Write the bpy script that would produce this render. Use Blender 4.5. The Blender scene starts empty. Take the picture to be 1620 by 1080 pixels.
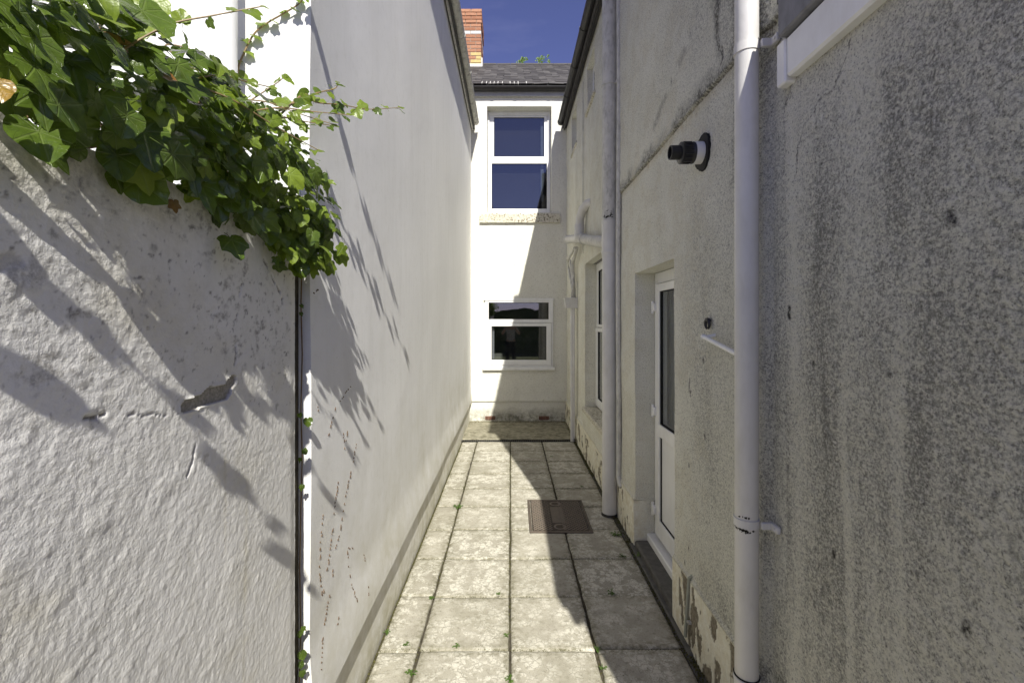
import bpy, bmesh, math, random
import numpy as np
from mathutils import Vector, Matrix, noise as mnoise

random.seed(7); rng = np.random.default_rng(7)
S = bpy.context.scene
COL = S.collection
H = 1.685; F = 720.0; CX = 808.0; CY = 508.0

# ------------------------------------------------------------------ camera
cam = bpy.data.objects.new('camera', bpy.data.cameras.new('camera')); COL.objects.link(cam)
cam.location = (0, 0, H); cam.rotation_euler = (math.radians(90), 0, 0)
cam.data.sensor_width = 36; cam.data.lens = 16.0
cam.data.shift_x = 2 / 1620; cam.data.shift_y = -32 / 1620
cam.data.clip_start = 0.02; cam.data.clip_end = 500
S.camera = cam
# ------------------------------------------------------------------ light
LD = Vector((-0.225, 1.08, -1.0)).normalized()
SUN_EL = math.asin(-LD.z); SUN_ROT = math.atan2(-LD.x, -LD.y)
w = bpy.data.worlds.new('World'); S.world = w; w.use_nodes = True
wn = w.node_tree; wn.nodes.clear()
sky = wn.nodes.new('ShaderNodeTexSky'); sky.sky_type = 'NISHITA'; sky.sun_disc = False
sky.sun_elevation = SUN_EL; sky.sun_rotation = SUN_ROT
sky.altitude = 2500; sky.air_density = 1.0; sky.dust_density = 0.3; sky.ozone_density = 5.0
tint = wn.nodes.new('ShaderNodeMix'); tint.data_type = 'RGBA'; tint.blend_type = 'MULTIPLY'
tint.inputs[0].default_value = 1.0; tint.inputs[7].default_value = (0.86, 0.59, 0.71, 1)
bg = wn.nodes.new('ShaderNodeBackground'); bg.inputs[1].default_value = 0.10
wo = wn.nodes.new('ShaderNodeOutputWorld')
tc = wn.nodes.new('ShaderNodeTexCoord'); mp_ = wn.nodes.new('ShaderNodeMapping'); mp_.inputs['Scale'].default_value = (2.2, 1.2, 9.0); mp_.inputs['Rotation'].default_value = (0, .30, 0)
nw = wn.nodes.new('ShaderNodeTexNoise'); nw.inputs['Scale'].default_value = 2.0; nw.inputs['Detail'].default_value = 5; nw.inputs['Roughness'].default_value = .6
mr = wn.nodes.new('ShaderNodeMapRange'); mr.inputs[1].default_value = .50; mr.inputs[2].default_value = .78; mr.inputs[4].default_value = .09
wi = wn.nodes.new('ShaderNodeMix'); wi.data_type = 'RGBA'; wi.inputs[7].default_value = (3.2, 3.2, 4.6, 1)
wn.links.new(tc.outputs['Generated'], mp_.inputs[0]); wn.links.new(mp_.outputs[0], nw.inputs[0]); wn.links.new(nw.outputs[0], mr.inputs[0]); wn.links.new(mr.outputs[0], wi.inputs[0])
wn.links.new(sky.outputs[0], tint.inputs[6]); wn.links.new(tint.outputs[2], wi.inputs[6]); wn.links.new(wi.outputs[2], bg.inputs[0]); wn.links.new(bg.outputs[0], wo.inputs[0])
sl = bpy.data.lights.new('sun', 'SUN'); sl.energy = 3.8; sl.angle = math.radians(0.53); sl.color = (1.0, 0.965, 0.88)
sun = bpy.data.objects.new('sun', sl); COL.objects.link(sun)
sun.rotation_euler = LD.to_track_quat('-Z', 'Y').to_euler(); sun.location = (3, -10, 12)
S.view_settings.view_transform = 'Standard'; S.view_settings.look = 'None'
S.view_settings.exposure = 0.98; S.view_settings.gamma = 1.0; S.view_settings.use_curve_mapping = False
S.cycles.max_bounces = 10; S.cycles.diffuse_bounces = 6; S.cycles.transparent_max_bounces = 12

# ------------------------------------------------------------------ helpers
def tag(o, label=None, cat=None, group=None, kind=None):
    if label: o['label'] = label
    if cat: o['category'] = cat
    if group: o['group'] = group
    if kind: o['kind'] = kind
    return o

def root(name, loc, label=None, cat=None, group=None, kind=None):
    o = bpy.data.objects.new(name, None); COL.objects.link(o); o.location = loc
    o.empty_display_size = 0.1
    o['_w'] = list(loc)
    return tag(o, label, cat, group, kind)

def worldloc(p):
    return Vector(p['_w']) if p is not None and '_w' in p else Vector((0, 0, 0))

class MB:
    """collects geometry in world coordinates"""
    def __init__(s): s.v = []; s.f = []
    def add(s, vs, fs):
        b = len(s.v); s.v += [tuple(v) for v in vs]; s.f += [tuple(i + b for i in f) for f in fs]; return s
    def box(s, x0, x1, y0, y1, z0, z1, c=0.0):
        x0, x1 = min(x0, x1), max(x0, x1); y0, y1 = min(y0, y1), max(y0, y1); z0, z1 = min(z0, z1), max(z0, z1)
        if c <= 0:
            vs = [(x0,y0,z0),(x1,y0,z0),(x1,y1,z0),(x0,y1,z0),(x0,y0,z1),(x1,y0,z1),(x1,y1,z1),(x0,y1,z1)]
            fs = [(0,3,2,1),(4,5,6,7),(0,1,5,4),(1,2,6,5),(2,3,7,6),(3,0,4,7)]
            return s.add(vs, fs)
        bm = bmesh.new(); bmesh.ops.create_cube(bm, size=1)
        for v in bm.verts:
            v.co = ((x0+x1)/2 + v.co.x*(x1-x0), (y0+y1)/2 + v.co.y*(y1-y0), (z0+z1)/2 + v.co.z*(z1-z0))
        bmesh.ops.bevel(bm, geom=bm.edges[:], offset=min(c, (x1-x0)*.45, (y1-y0)*.45, (z1-z0)*.45), segments=1, affect='EDGES')
        bm.verts.index_update()
        s.add([v.co[:] for v in bm.verts], [tuple(v.index for v in f.verts) for f in bm.faces]); bm.free(); return s
    def tube(s, pts, r, n=12, caps=True):
        pts = [Vector(p) for p in pts]
        rs = r if isinstance(r, (list, tuple)) else [r]*len(pts)
        rings = []; up = None
        for i, p in enumerate(pts):
            t = (pts[min(i+1, len(pts)-1)] - pts[max(i-1, 0)]).normalized()
            if up is None:
                up = Vector((0,0,1)) if abs(t.z) < .9 else Vector((0,1,0))
            a = (up - t*up.dot(t)).normalized(); b = t.cross(a); up = a
            rings.append([p + (a*math.cos(2*math.pi*k/n) + b*math.sin(2*math.pi*k/n))*rs[i] for k in range(n)])
        vs = [q for rr in rings for q in rr]; fs = []
        for i in range(len(pts)-1):
            for k in range(n):
                fs.append((i*n+k, i*n+(k+1)%n, (i+1)*n+(k+1)%n, (i+1)*n+k))
        if caps:
            fs.append(tuple(range(n-1, -1, -1))); fs.append(tuple((len(pts)-1)*n+k for k in range(n)))
        return s.add(vs, fs)
    def lathe(s, c, axis, prof, n=24, caps=True):
        """prof: (distance along axis, radius)"""
        c = Vector(c); axis = Vector(axis).normalized()
        up = Vector((0,0,1)) if abs(axis.z) < .9 else Vector((0,1,0))
        a = (up - axis*up.dot(axis)).normalized(); b = axis.cross(a)
        vs = []; fs = []
        for d, r in prof:
            for k in range(n):
                vs.append(c + axis*d + (a*math.cos(2*math.pi*k/n) + b*math.sin(2*math.pi*k/n))*max(r, 1e-4))
        for i in range(len(prof)-1):
            for k in range(n):
                fs.append((i*n+k, i*n+(k+1)%n, (i+1)*n+(k+1)%n, (i+1)*n+k))
        if caps:
            fs.append(tuple(range(n-1, -1, -1))); fs.append(tuple((len(prof)-1)*n+k for k in range(n)))
        return s.add(vs, fs)
    def build(s, name, m, parent=None, smooth=False, origin=None):
        me = bpy.data.meshes.new(name)
        o = bpy.data.objects.new(name, me); COL.objects.link(o)
        if parent is not None:
            base = worldloc(parent); o.parent = parent
            og = Vector(origin) if origin is not None else base
            o.location = og - base
        else:
            og = Vector(origin) if origin is not None else Vector((0,0,0)); o.location = og
        o['_w'] = list(og)
        me.from_pydata([(x-og.x, y-og.y, z-og.z) for x, y, z in s.v], [], s.f); me.update()
        if m: me.materials.append(m)
        if smooth:
            me.shade_smooth()
            try: me.set_sharp_from_angle(angle=math.radians(40))
            except Exception: pass
        return o

# numpy value noise
_T = rng.random((256, 256))
def vnoise(x, y, seed=0):
    x = x + seed*17.31; y = y + seed*9.77
    xi = np.floor(x).astype(int); yi = np.floor(y).astype(int); fx = x-xi; fy = y-yi
    fx = fx*fx*(3-2*fx); fy = fy*fy*(3-2*fy)
    g = lambda i, j: _T[(xi+i) & 255, (yi+j) & 255]
    return (g(0,0)*(1-fx)+g(1,0)*fx)*(1-fy)+(g(0,1)*(1-fx)+g(1,1)*fx)*fy
def fbm(x, y, o=4, seed=0):
    s = 0; a = .5; t = 0
    for k in range(o):
        s = s + a*vnoise(x*2**k, y*2**k, seed+k*3); t += a; a *= .5
    return s/t
def sstep(e0, e1, x):
    t = np.clip((x-e0)/(e1-e0), 0, 1); return t*t*(3-2*t)
def segdist(A, Z, poly):
    d = np.full(A.shape, 1e9)
    for (a0, z0), (a1, z1) in zip(poly[:-1], poly[1:]):
        m = (A > min(a0,a1)-.3) & (A < max(a0,a1)+.3) & (Z > min(z0,z1)-.3) & (Z < max(z0,z1)+.3)
        if not m.any(): continue
        va, vz = a1-a0, z1-z0; L = va*va+vz*vz+1e-12
        t = np.clip(((A[m]-a0)*va+(Z[m]-z0)*vz)/L, 0, 1)
        d[m] = np.minimum(d[m], np.hypot(A[m]-a0-t*va, Z[m]-z0-t*vz))
    return d
def inpoly(A, Z, poly):
    c = np.zeros(A.shape, bool); n = len(poly)
    for i in range(n):
        a0, z0 = poly[i]; a1, z1 = poly[(i+1) % n]
        if z0 == z1: continue
        c ^= ((z0 > Z) != (z1 > Z)) & (A < (a1-a0)*(Z-z0)/(z1-z0)+a0)
    return c
def RW(x, y, X=.945):                       # photo pixel -> point on a wall plane X = const
    Y = X*F/(x-CX); return (Y, H-(y-CY)*Y/F)
def BW(x, y, Y=7.63):                       # photo pixel -> (X, z) on a plane Y = const
    return ((x-CX)*Y/F, H-(y-CY)*Y/F)
def lin(v): return v/12.92 if v <= .04045 else ((v+.055)/1.055)**2.4

def grid_wall(name, a, z, pos, holes, mat, parent, attrs={}, flip=False, depthdir=(1,0,0), skirt=None):
    """a dense wall face; pos(A,Z)->(X,Y,Z) arrays; holes (a0,a1,z0,z1,depth) get reveals"""
    A, Z = np.meshgrid(a, z, indexing='ij'); na, nz = A.shape
    X, Y, ZZ = pos(A, Z)
    P = np.stack([X, Y, ZZ], -1).reshape(-1, 3)
    ac = (a[1:]+a[:-1])/2; zc = (z[1:]+z[:-1])/2
    AC, ZC = np.meshgrid(ac, zc, indexing='ij'); keep = np.ones(AC.shape, bool)
    for h in holes: keep &= ~((AC > h[0]) & (AC < h[1]) & (ZC > h[2]) & (ZC < h[3]))
    I, J = np.nonzero(keep); v = I*nz+J
    q = np.stack([v, v+nz, v+nz+1, v+1], 1)
    extra = []; ef = []
    nv = len(P); dd = np.array(depthdir, float)
    def strip(idx, depth):
        nonlocal nv
        idx = np.array(idx); e = P[idx]+dd*depth
        extra.append(e); b = nv; nv += len(idx)
        for k in range(len(idx)-1):
            ef.append((idx[k], idx[k+1], b+k+1, b+k))
    for h in holes:
        i0 = int(np.argmin(abs(a-h[0]))); i1 = int(np.argmin(abs(a-h[1])))
        j0 = int(np.argmin(abs(z-h[2]))); j1 = int(np.argmin(abs(z-h[3])))
        ring = [i*nz+j0 for i in range(i0, i1+1)] + [i1*nz+j for j in range(j0+1, j1+1)] + \
               [i*nz+j1 for i in range(i1-1, i0-1, -1)] + [i0*nz+j for j in range(j1-1, j0-1, -1)]
        strip(ring, h[4])
    if skirt:
        ring = [i*nz for i in range(na)] + [(na-1)*nz+j for j in range(1, nz)] + \
               [i*nz+nz-1 for i in range(na-2, -1, -1)] + [j for j in range(nz-2, -1, -1)]
        strip(ring, skirt)
    if extra: P2 = np.concatenate([P]+extra)
    else: P2 = P
    q = np.concatenate([q, np.array(ef, int).reshape(-1, 4)]) if ef else q
    if flip: q = q[:, ::-1]
    used = np.zeros(len(P2), bool); used[q.ravel()] = True
    rm = np.cumsum(used)-1; q = rm[q]
    og = worldloc(parent) if parent is not None else Vector((0,0,0))
    V = (P2[used]-np.array(og)).astype(np.float32)
    me = bpy.data.meshes.new(name); me.vertices.add(len(V)); me.vertices.foreach_set('co', V.ravel())
    n = len(q); me.loops.add(n*4); me.loops.foreach_set('vertex_index', q.astype(np.int32).ravel())
    me.polygons.add(n); me.polygons.foreach_set('loop_start', np.arange(n, dtype=np.int32)*4)
    me.update(calc_edges=True); me.shade_smooth()
    try: me.set_sharp_from_angle(angle=math.radians(50))
    except Exception: pass
    for k, arr in attrs.items():
        full = np.zeros(len(P2), np.float32); full[:len(P)] = arr.ravel()
        at = me.attributes.new(k, 'FLOAT', 'POINT'); at.data.foreach_set('value', full[used])
    me.materials.append(mat)
    o = bpy.data.objects.new(name, me); COL.objects.link(o)
    if parent is not None: o.parent = parent
    o['_w'] = list(og)
    return o, A, Z

def axis(*segs, snap=()):
    """segs: (start, stop, step); snap: values that must be grid lines"""
    v = []
    for s0, s1, st in segs: v += list(np.linspace(s0, s1, max(2, int(round((s1-s0)/st))+1)))
    v = np.unique(np.round(np.array(v), 5))
    for s in snap:
        k = int(np.argmin(abs(v-s))); v[k] = s
    return np.unique(v)

# ------------------------------------------------------------------ materials
class N:
    def __init__(s, name, rough=.8, spec=.3):
        s.m = bpy.data.materials.new(name); s.m.use_nodes = True; s.t = s.m.node_tree
        s.b = s.t.nodes['Principled BSDF']; s.b.inputs['Roughness'].default_value = rough
        s.b.inputs['Specular IOR Level'].default_value = spec; s.out = s.t.nodes['Material Output']
        g = s.t.nodes.new('ShaderNodeNewGeometry'); s.pos = g.outputs['Position']; s.geo = g
    def link(s, a, b):
        if isinstance(a, (int, float)): b.default_value = a
        elif isinstance(a, (tuple, list)): b.default_value = (*a, 1) if len(a) == 3 and len(b.default_value) == 4 else a
        else: s.t.links.new(a, b)
    def math(s, op, a, b=0.0, c=None, clamp=False):
        n = s.t.nodes.new('ShaderNodeMath'); n.operation = op; n.use_clamp = clamp
        s.link(a, n.inputs[0]); s.link(b, n.inputs[1])
        if c is not None: s.link(c, n.inputs[2])
        return n.outputs[0]
    def mapv(s, v=None, scale=(1,1,1), loc=(0,0,0)):
        n = s.t.nodes.new('ShaderNodeMapping'); s.link(v if v is not None else s.pos, n.inputs[0])
        n.inputs['Scale'].default_value = scale; n.inputs['Location'].default_value = loc; return n.outputs[0]
    def noise(s, scale, detail=3, rough=.55, v=None, sc=(1,1,1), loc=(0,0,0), dist=0):
        n = s.t.nodes.new('ShaderNodeTexNoise'); n.inputs['Scale'].default_value = scale
        n.inputs['Detail'].default_value = detail; n.inputs['Roughness'].default_value = rough
        n.inputs['Distortion'].default_value = dist
        s.link(s.mapv(v, sc, loc) if (sc != (1,1,1) or loc != (0,0,0)) else (v if v is not None else s.pos), n.inputs['Vector'])
        return n.outputs['Fac']
    def vor(s, scale, feature='F1', v=None, rnd=1.0, out='Distance'):
        n = s.t.nodes.new('ShaderNodeTexVoronoi'); n.feature = feature; n.inputs['Scale'].default_value = scale
        n.inputs['Randomness'].default_value = rnd
        s.link(v if v is not None else s.pos, n.inputs['Vector']); return n.outputs[out]
    def ramp(s, f, lo, hi, clamp=True):
        n = s.t.nodes.new('ShaderNodeMapRange'); n.clamp = clamp; s.link(f, n.inputs[0])
        n.inputs[1].default_value = lo; n.inputs[2].default_value = hi; return n.outputs[0]
    def mix(s, f, a, b, mode='MIX'):
        n = s.t.nodes.new('ShaderNodeMix'); n.data_type = 'RGBA'; n.blend_type = mode
        s.link(f, n.inputs[0]); s.link(a, n.inputs[6]); s.link(b, n.inputs[7]); return n.outputs[2]
    def attr(s, name):
        n = s.t.nodes.new('ShaderNodeAttribute'); n.attribute_name = name; return n.outputs['Fac']
    def sep(s, v=None):
        n = s.t.nodes.new('ShaderNodeSeparateXYZ'); s.link(v if v is not None else s.pos, n.inputs[0]); return n.outputs
    def objrand(s):
        return s.t.nodes.new('ShaderNodeObjectInfo').outputs['Random']
    def bump(s, h, dist, strength=1.0, prev=None):
        n = s.t.nodes.new('ShaderNodeBump'); n.inputs['Distance'].default_value = dist
        n.inputs['Strength'].default_value = strength; s.link(h, n.inputs['Height'])
        if prev is not None: s.t.links.new(prev, n.inputs['Normal'])
        return n.outputs[0]
    def done(s, col=None, nrm=None, rough=None):
        if col is not None: s.link(col, s.b.inputs['Base Color'])
        if nrm is not None: s.t.links.new(nrm, s.b.inputs['Normal'])
        if rough is not None: s.link(rough, s.b.inputs['Roughness'])
        return s.m

def plain(name, col, rough=.5, spec=.4, var=.12, scale=9, bump=0.0, bscale=60, dirt=None, dirtamt=.0):
    n = N(name, rough, spec)
    f = n.noise(scale, 4)
    c = n.mix(n.ramp(f, .3, .7), tuple(x*(1-var) for x in col), tuple(min(1, x*(1+var)) for x in col))
    if dirt:
        d = n.math('MULTIPLY', n.ramp(n.noise(scale*2.2, 6, .7, sc=(1,1,.35), loc=(3,1,2)), .47, .68), dirtamt)
        c = n.mix(d, c, dirt)
    nm = n.bump(n.noise(bscale, 3), bump) if bump else None
    return n.done(c, nm)

M = {}
# garden wall : thick old masonry paint
n = N('old_white_masonry_paint', .62, .25)
peel = n.attr('peel'); stain = n.attr('stain'); yel = n.attr('yellow'); rgh = n.attr('rough')
big = n.noise(3.0, 5, .6); sp = n.noise(140, 2); wr = n.noise(26, 6, .7)
c = n.mix(n.ramp(big, .35, .7), (.66, .65, .615), (.76, .75, .72))
c = n.mix(n.math('MULTIPLY', yel, n.ramp(n.noise(9, 5, .65), .34, .58)), c, (.54, .50, .37))
c = n.mix(n.math('MULTIPLY', n.ramp(n.noise(34, 5, .75, loc=(3,3,3)), .50, .66), .28), c, (.50, .48, .41))
c = n.mix(n.math('MULTIPLY', stain, n.ramp(n.noise(60, 4, .7), .38, .60)), c, (.16, .15, .14))
mort = n.mix(n.ramp(n.noise(160, 3), .35, .65), (.22, .205, .17), (.36, .34, .29))
c = n.mix(peel, c, mort)
hf = n.math('ADD', n.math('MULTIPLY', n.noise(150, 4, .6), 1.2), n.math('MULTIPLY', wr, .45))
nm = n.bump(n.math('MULTIPLY', hf, rgh), .0012)
M['garden'] = n.done(c, nm)

# smooth painted render of the left house
n = N('smooth_white_render', .75, .2)
z = n.sep()[2]
big = n.noise(1.3, 5, .6, sc=(1, 1, .35)); fine = n.noise(170, 3, .6)
c = n.mix(n.ramp(big, .3, .72), (.77, .765, .745), (.83, .825, .81))
c = n.mix(n.math('MULTIPLY', n.ramp(n.noise(9, 5, .7, sc=(1, 1, .12)), .48, .72), .26), c, (.60, .59, .555))
c = n.mix(n.math('MULTIPLY', n.ramp(n.noise(26, 6, .75, loc=(1,6,2)), .52, .70), .22), c, (.56, .55, .50))
c = n.mix(n.math('MULTIPLY', n.ramp(n.noise(120, 2, .5, loc=(8,2,5)), .74, .78), .6), c, (.30, .28, .25))
damp = n.math('MULTIPLY', n.ramp(n.math('ADD', z, n.math('MULTIPLY', n.noise(2.1, 5, .65, sc=(1,1,.7)), 1.5)), 1.95, .85), n.ramp(n.noise(5, 6, .7), .3, .62))
c = n.mix(n.math('MULTIPLY', damp, .75), c, (.50, .475, .36))
low = n.math('MULTIPLY', n.ramp(z, .22, .0), n.ramp(n.noise(14, 5, .7), .35, .6))
c = n.mix(n.math('MULTIPLY', low, .6), c, (.30, .28, .17))
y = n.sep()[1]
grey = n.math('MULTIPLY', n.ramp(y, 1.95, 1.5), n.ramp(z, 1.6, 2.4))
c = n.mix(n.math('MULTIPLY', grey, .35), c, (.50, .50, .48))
M['left'] = n.done(c, n.bump(fine, .0009, 1, n.bump(n.noise(8, 2), .0015)))

# cream textured render of the back wall and far right wall
def pebble(name, base_lo, base_hi, pit_scale, extra=None, bumpd=.004):
    n = N(name, .85, .2)
    z = n.sep()[2]
    big = n.noise(2.2, 5, .6, sc=(1,1,.5)); pits = n.noise(pit_scale, 3, .6)
    c = n.mix(n.ramp(big, .3, .7), base_lo, base_hi)
    c = n.mix(n.math('MULTIPLY', n.ramp(pits, .46, .34), .5), c, (.34, .32, .27))
    low = n.math('MULTIPLY', n.ramp(n.math('ADD', z, n.math('MULTIPLY', n.noise(4, 6, .7), .34)), .42, .24), n.ramp(n.noise(10, 7, .78), .34, .60))
    c = n.mix(n.math('MULTIPLY', low, .80), c, (.085, .08, .045))
    c = n.mix(n.math('MULTIPLY', n.ramp(n.noise(3, 6, .7, sc=(1,1,.25), loc=(4,2,1)), .52, .75), .22), c, (.42, .39, .30))
    return n.done(c, n.bump(pits, bumpd, 1, n.bump(n.noise(9, 2), .008)))
M['back'] = pebble('cream_pebble_render', (.66, .65, .58), (.72, .71, .64), 75)

n = N('weathered_tyrolean_render', .9, .15)
dirt = n.attr('dirt'); stain = n.attr('stain'); peel = n.attr('peel'); smooth = n.attr('smooth'); yel = n.attr('yellow')
pits = n.noise(110, 5, .68); pits2 = n.noise(210, 3, .6, loc=(5,3,1)); med = n.noise(26, 4, .65)
c = n.mix(n.ramp(n.noise(4, 5, .6), .3, .7), (.82, .81, .70), (.88, .87, .77))
c = n.mix(n.math('MULTIPLY', yel, n.ramp(med, .3, .6)), c, (.60, .53, .36))
# dirt sits in the pits: the dirtier, the wider they are covered
thr = n.math('MULTIPLY_ADD', dirt, .22, .375)
pf = n.math('ADD', n.math('MULTIPLY', pits, .6), n.math('ADD', n.math('MULTIPLY', med, .18), n.math('MULTIPLY', pits2, .22)))
dm = n.math('MULTIPLY', n.math('SUBTRACT', thr, pf), 9.0, clamp=True)
dm = n.math('MULTIPLY', n.math('MULTIPLY', dm, n.math('MULTIPLY_ADD', dirt, .40, .36)), n.math('SUBTRACT', 1.0, n.math('MULTIPLY', smooth, .75)))
c = n.mix(dm, c, (.14, .137, .12))
gr1 = n.noise(64, 5, .72, loc=(7,1,4)); gr2 = n.noise(150, 3, .65, loc=(2,8,4))
gg = n.math('ADD', n.math('MULTIPLY', gr1, .6), n.math('MULTIPLY', gr2, .4))
c = n.mix(n.math('MULTIPLY', n.ramp(gg, .52, .40), n.math('MULTIPLY', n.math('SUBTRACT', 1.0, n.math('MULTIPLY', smooth, .7)), n.math('MULTIPLY_ADD', dirt, .62, .02))), c, (.115, .11, .095))
c = n.mix(n.math('MULTIPLY', dirt, .14), c, (.27, .265, .24))
c = n.mix(n.math('MULTIPLY', n.ramp(n.noise(150, 4, .65, loc=(9,3,1)), .44, .35), n.math('MULTIPLY', .62, n.math('SUBTRACT', 1.0, n.math('MULTIPLY', smooth, .8)))), c, (.06, .058, .05))
c = n.mix(n.math('MULTIPLY', stain, n.ramp(n.noise(70, 4, .7), .32, .56)), c, (.045, .043, .04))
c = n.mix(peel, c, n.mix(n.ramp(n.noise(45, 6, .75), .35, .65), (.11, .095, .07), (.30, .265, .20)))
M['right'] = n.done(c, n.bump(n.math('MULTIPLY', n.math('ADD', pits, n.math('MULTIPLY', gg, 1.6)), n.math('SUBTRACT', 1.0, n.math('MULTIPLY', smooth, .7))), .012))

M['upvc'] = plain('white_upvc', (.76, .76, .745), .35, .5, .04, 5, dirt=(.45, .43, .36), dirtamt=.18)
M['pipe'] = plain('white_painted_pipe', (.60, .59, .57), .42, .45, .05, 6, bump=.0006, bscale=45, dirt=(.40, .39, .34), dirtamt=.3)
M['oldpipe'] = plain('grimy_painted_iron_pipe', (.56, .55, .51), .7, .3, .10, 14, bump=.0015, bscale=70, dirt=(.27, .265, .235), dirtamt=.7)
M['gutter_grey'] = plain('weathered_grey_gutter', (.60, .59, .53), .6, .3, .12, 9, dirt=(.22, .21, .18), dirtamt=.6)
M['gutter_dark'] = plain('dark_brown_gutter', (.012, .011, .010), .45, .4, .25, 12, dirt=(.05, .045, .04), dirtamt=.3)
M['fascia'] = plain('weathered_fascia_paint', (.58, .57, .52), .7, .25, .12, 8, dirt=(.15, .14, .12), dirtamt=.6)
M['black'] = plain('black_plastic', (.012, .012, .013), .4, .5, .2)
M['chip'] = plain('exposed_black_iron', (.012, .011, .010), .7, .3, .3)
M['rubber'] = plain('black_sealant', (.014, .014, .014), .75, .3, .3, bump=.001)
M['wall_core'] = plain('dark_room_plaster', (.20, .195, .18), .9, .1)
M['roof_plain'] = plain('slate_roof_grey', (.09, .088, .088), .7, .3, .2)
M['soil'] = plain('joint_dirt_and_gap_shade', (.075, .066, .048), 1, .05, .4, 30, bump=.004, bscale=120)
M['garden_ground'] = plain('garden_ground', (.16, .17, .09), 1, .05, .4, 4)
M['step'] = plain('dark_concrete_step', (.115, .11, .098), .85, .2, .25, 20, bump=.003, bscale=90)
M['lead'] = plain('white_mortar_flashing', (.62, .60, .55), .8, .2, .15, 12, bump=.004)
M['tingle'] = plain('pale_lead_clip', (.55, .54, .50), .6, .3, .1)
M['terracotta'] = plain('terracotta_air_brick', (.20, .105, .075), .8, .2, .3, 20)
M['stem'] = plain('brown_ivy_stem', (.17, .11, .055), .7, .3, .25, 30, bump=.001, bscale=150)
M['greenstem'] = plain('reddish_green_stem', (.24, .17, .08), .5, .4, .25, 30)
M['blind'] = plain('grey_blind_fabric', (.075, .065, .07), .9, .1, .06, 3)
M['curtain'] = plain('white_net_curtain', (.30, .30, .33), .9, .1, .06, 20)
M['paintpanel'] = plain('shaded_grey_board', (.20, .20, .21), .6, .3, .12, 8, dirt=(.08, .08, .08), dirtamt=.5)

def glass(name, tintc, refl=1.0, ior=.10, wave=.0006):
    m = bpy.data.materials.new(name); m.use_nodes = True; t = m.node_tree; t.nodes.clear()
    o = t.nodes.new('ShaderNodeOutputMaterial'); mx = t.nodes.new('ShaderNodeMixShader')
    lw = t.nodes.new('ShaderNodeLayerWeight'); lw.inputs[0].default_value = .5
    pw = t.nodes.new('ShaderNodeMath'); pw.operation = 'POWER'; pw.inputs[1].default_value = 5; t.links.new(lw.outputs['Facing'], pw.inputs[0])
    fr = t.nodes.new('ShaderNodeMath'); fr.operation = 'MULTIPLY_ADD'; fr.inputs[1].default_value = 1-ior; fr.inputs[2].default_value = ior; t.links.new(pw.outputs[0], fr.inputs[0])
    gl = t.nodes.new('ShaderNodeBsdfGlossy'); gl.inputs['Roughness'].default_value = .015; gl.inputs['Color'].default_value = (refl,)*3+(1,)
    tr = t.nodes.new('ShaderNodeBsdfTransparent'); tr.inputs['Color'].default_value = (*tintc, 1)
    no = t.nodes.new('ShaderNodeTexNoise'); no.inputs['Scale'].default_value = 2.2; no.inputs['Detail'].default_value = 1
    bp = t.nodes.new('ShaderNodeBump'); bp.inputs['Distance'].default_value = wave; t.links.new(no.outputs[0], bp.inputs['Height'])
    t.links.new(bp.outputs[0], gl.inputs['Normal'])
    t.links.new(fr.outputs[0], mx.inputs[0]); t.links.new(tr.outputs[0], mx.inputs[1]); t.links.new(gl.outputs[0], mx.inputs[2])
    t.links.new(mx.outputs[0], o.inputs[0]); return m
M['glass'] = glass('window_glass', (.62, .65, .66))
M['glass_dark'] = glass('dark_door_glass', (.80, .82, .81), .9, .09, .0003)

# paving slabs
n = N('pale_concrete_slab', .85, .2)
rnd = n.objrand()
cmb = n.t.nodes.new('ShaderNodeCombineXYZ'); n.link(n.math('MULTIPLY', rnd, 37.0), cmb.inputs[0]); n.link(n.math('MULTIPLY', rnd, 11.0), cmb.inputs[1])
va = n.t.nodes.new('ShaderNodeVectorMath'); va.operation = 'ADD'; n.link(n.pos, va.inputs[0]); n.link(cmb.outputs[0], va.inputs[1]); vp = va.outputs[0]
f1 = n.noise(13, 6, .62, v=vp, dist=.25); f2 = n.noise(4.2, 5, .6, v=vp); f3 = n.noise(170, 3, .6, v=vp); f4 = n.noise(34, 6, .7, v=vp)
wv = n.t.nodes.new('ShaderNodeVectorMath'); wv.operation = 'MULTIPLY_ADD'
nz = n.t.nodes.new('ShaderNodeTexNoise'); nz.inputs['Scale'].default_value = 22; nz.inputs['Detail'].default_value = 4; n.t.links.new(vp, nz.inputs['Vector'])
n.t.links.new(nz.outputs['Color'], wv.inputs[0]); wv.inputs[1].default_value = (.055, .055, .055); n.t.links.new(vp, wv.inputs[2])
cell = n.vor(27, 'DISTANCE_TO_EDGE', wv.outputs[0])
skin = n.math('MULTIPLY', n.math('MULTIPLY', n.ramp(cell, .03, .075), n.ramp(f1, .46, .50)), n.ramp(n.math('ADD', f2, n.math('MULTIPLY', rnd, .10)), .46, .56))
c = n.mix(n.ramp(f2, .3, .7), (.345, .322, .262), (.445, .420, .345))
c = n.mix(n.math('MULTIPLY', rnd, .30), c, (.27, .253, .205))
c = n.mix(n.math('MULTIPLY', n.ramp(f1, .42, .62), .35), c, (.50, .475, .40))
c = n.mix(n.math('MULTIPLY', skin, .8), c, n.mix(rnd, (.58, .555, .475), (.67, .645, .555)))
c = n.mix(n.math('MULTIPLY', n.ramp(f4, .52, .66), .6), c, (.21, .195, .145))
c = n.mix(n.math('MULTIPLY', n.ramp(f3, .58, .70), .7), c, (.15, .14, .11))
c = n.mix(n.math('MULTIPLY', n.ramp(n.noise(2.6, 5, .65), .48, .66), .45), c, (.24, .225, .165))
edge = n.attr('edge')
c = n.mix(n.math('MULTIPLY', edge, n.math('MULTIPLY', n.ramp(f4, .38, .6), .75)), c, (.15, .14, .085))
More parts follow.
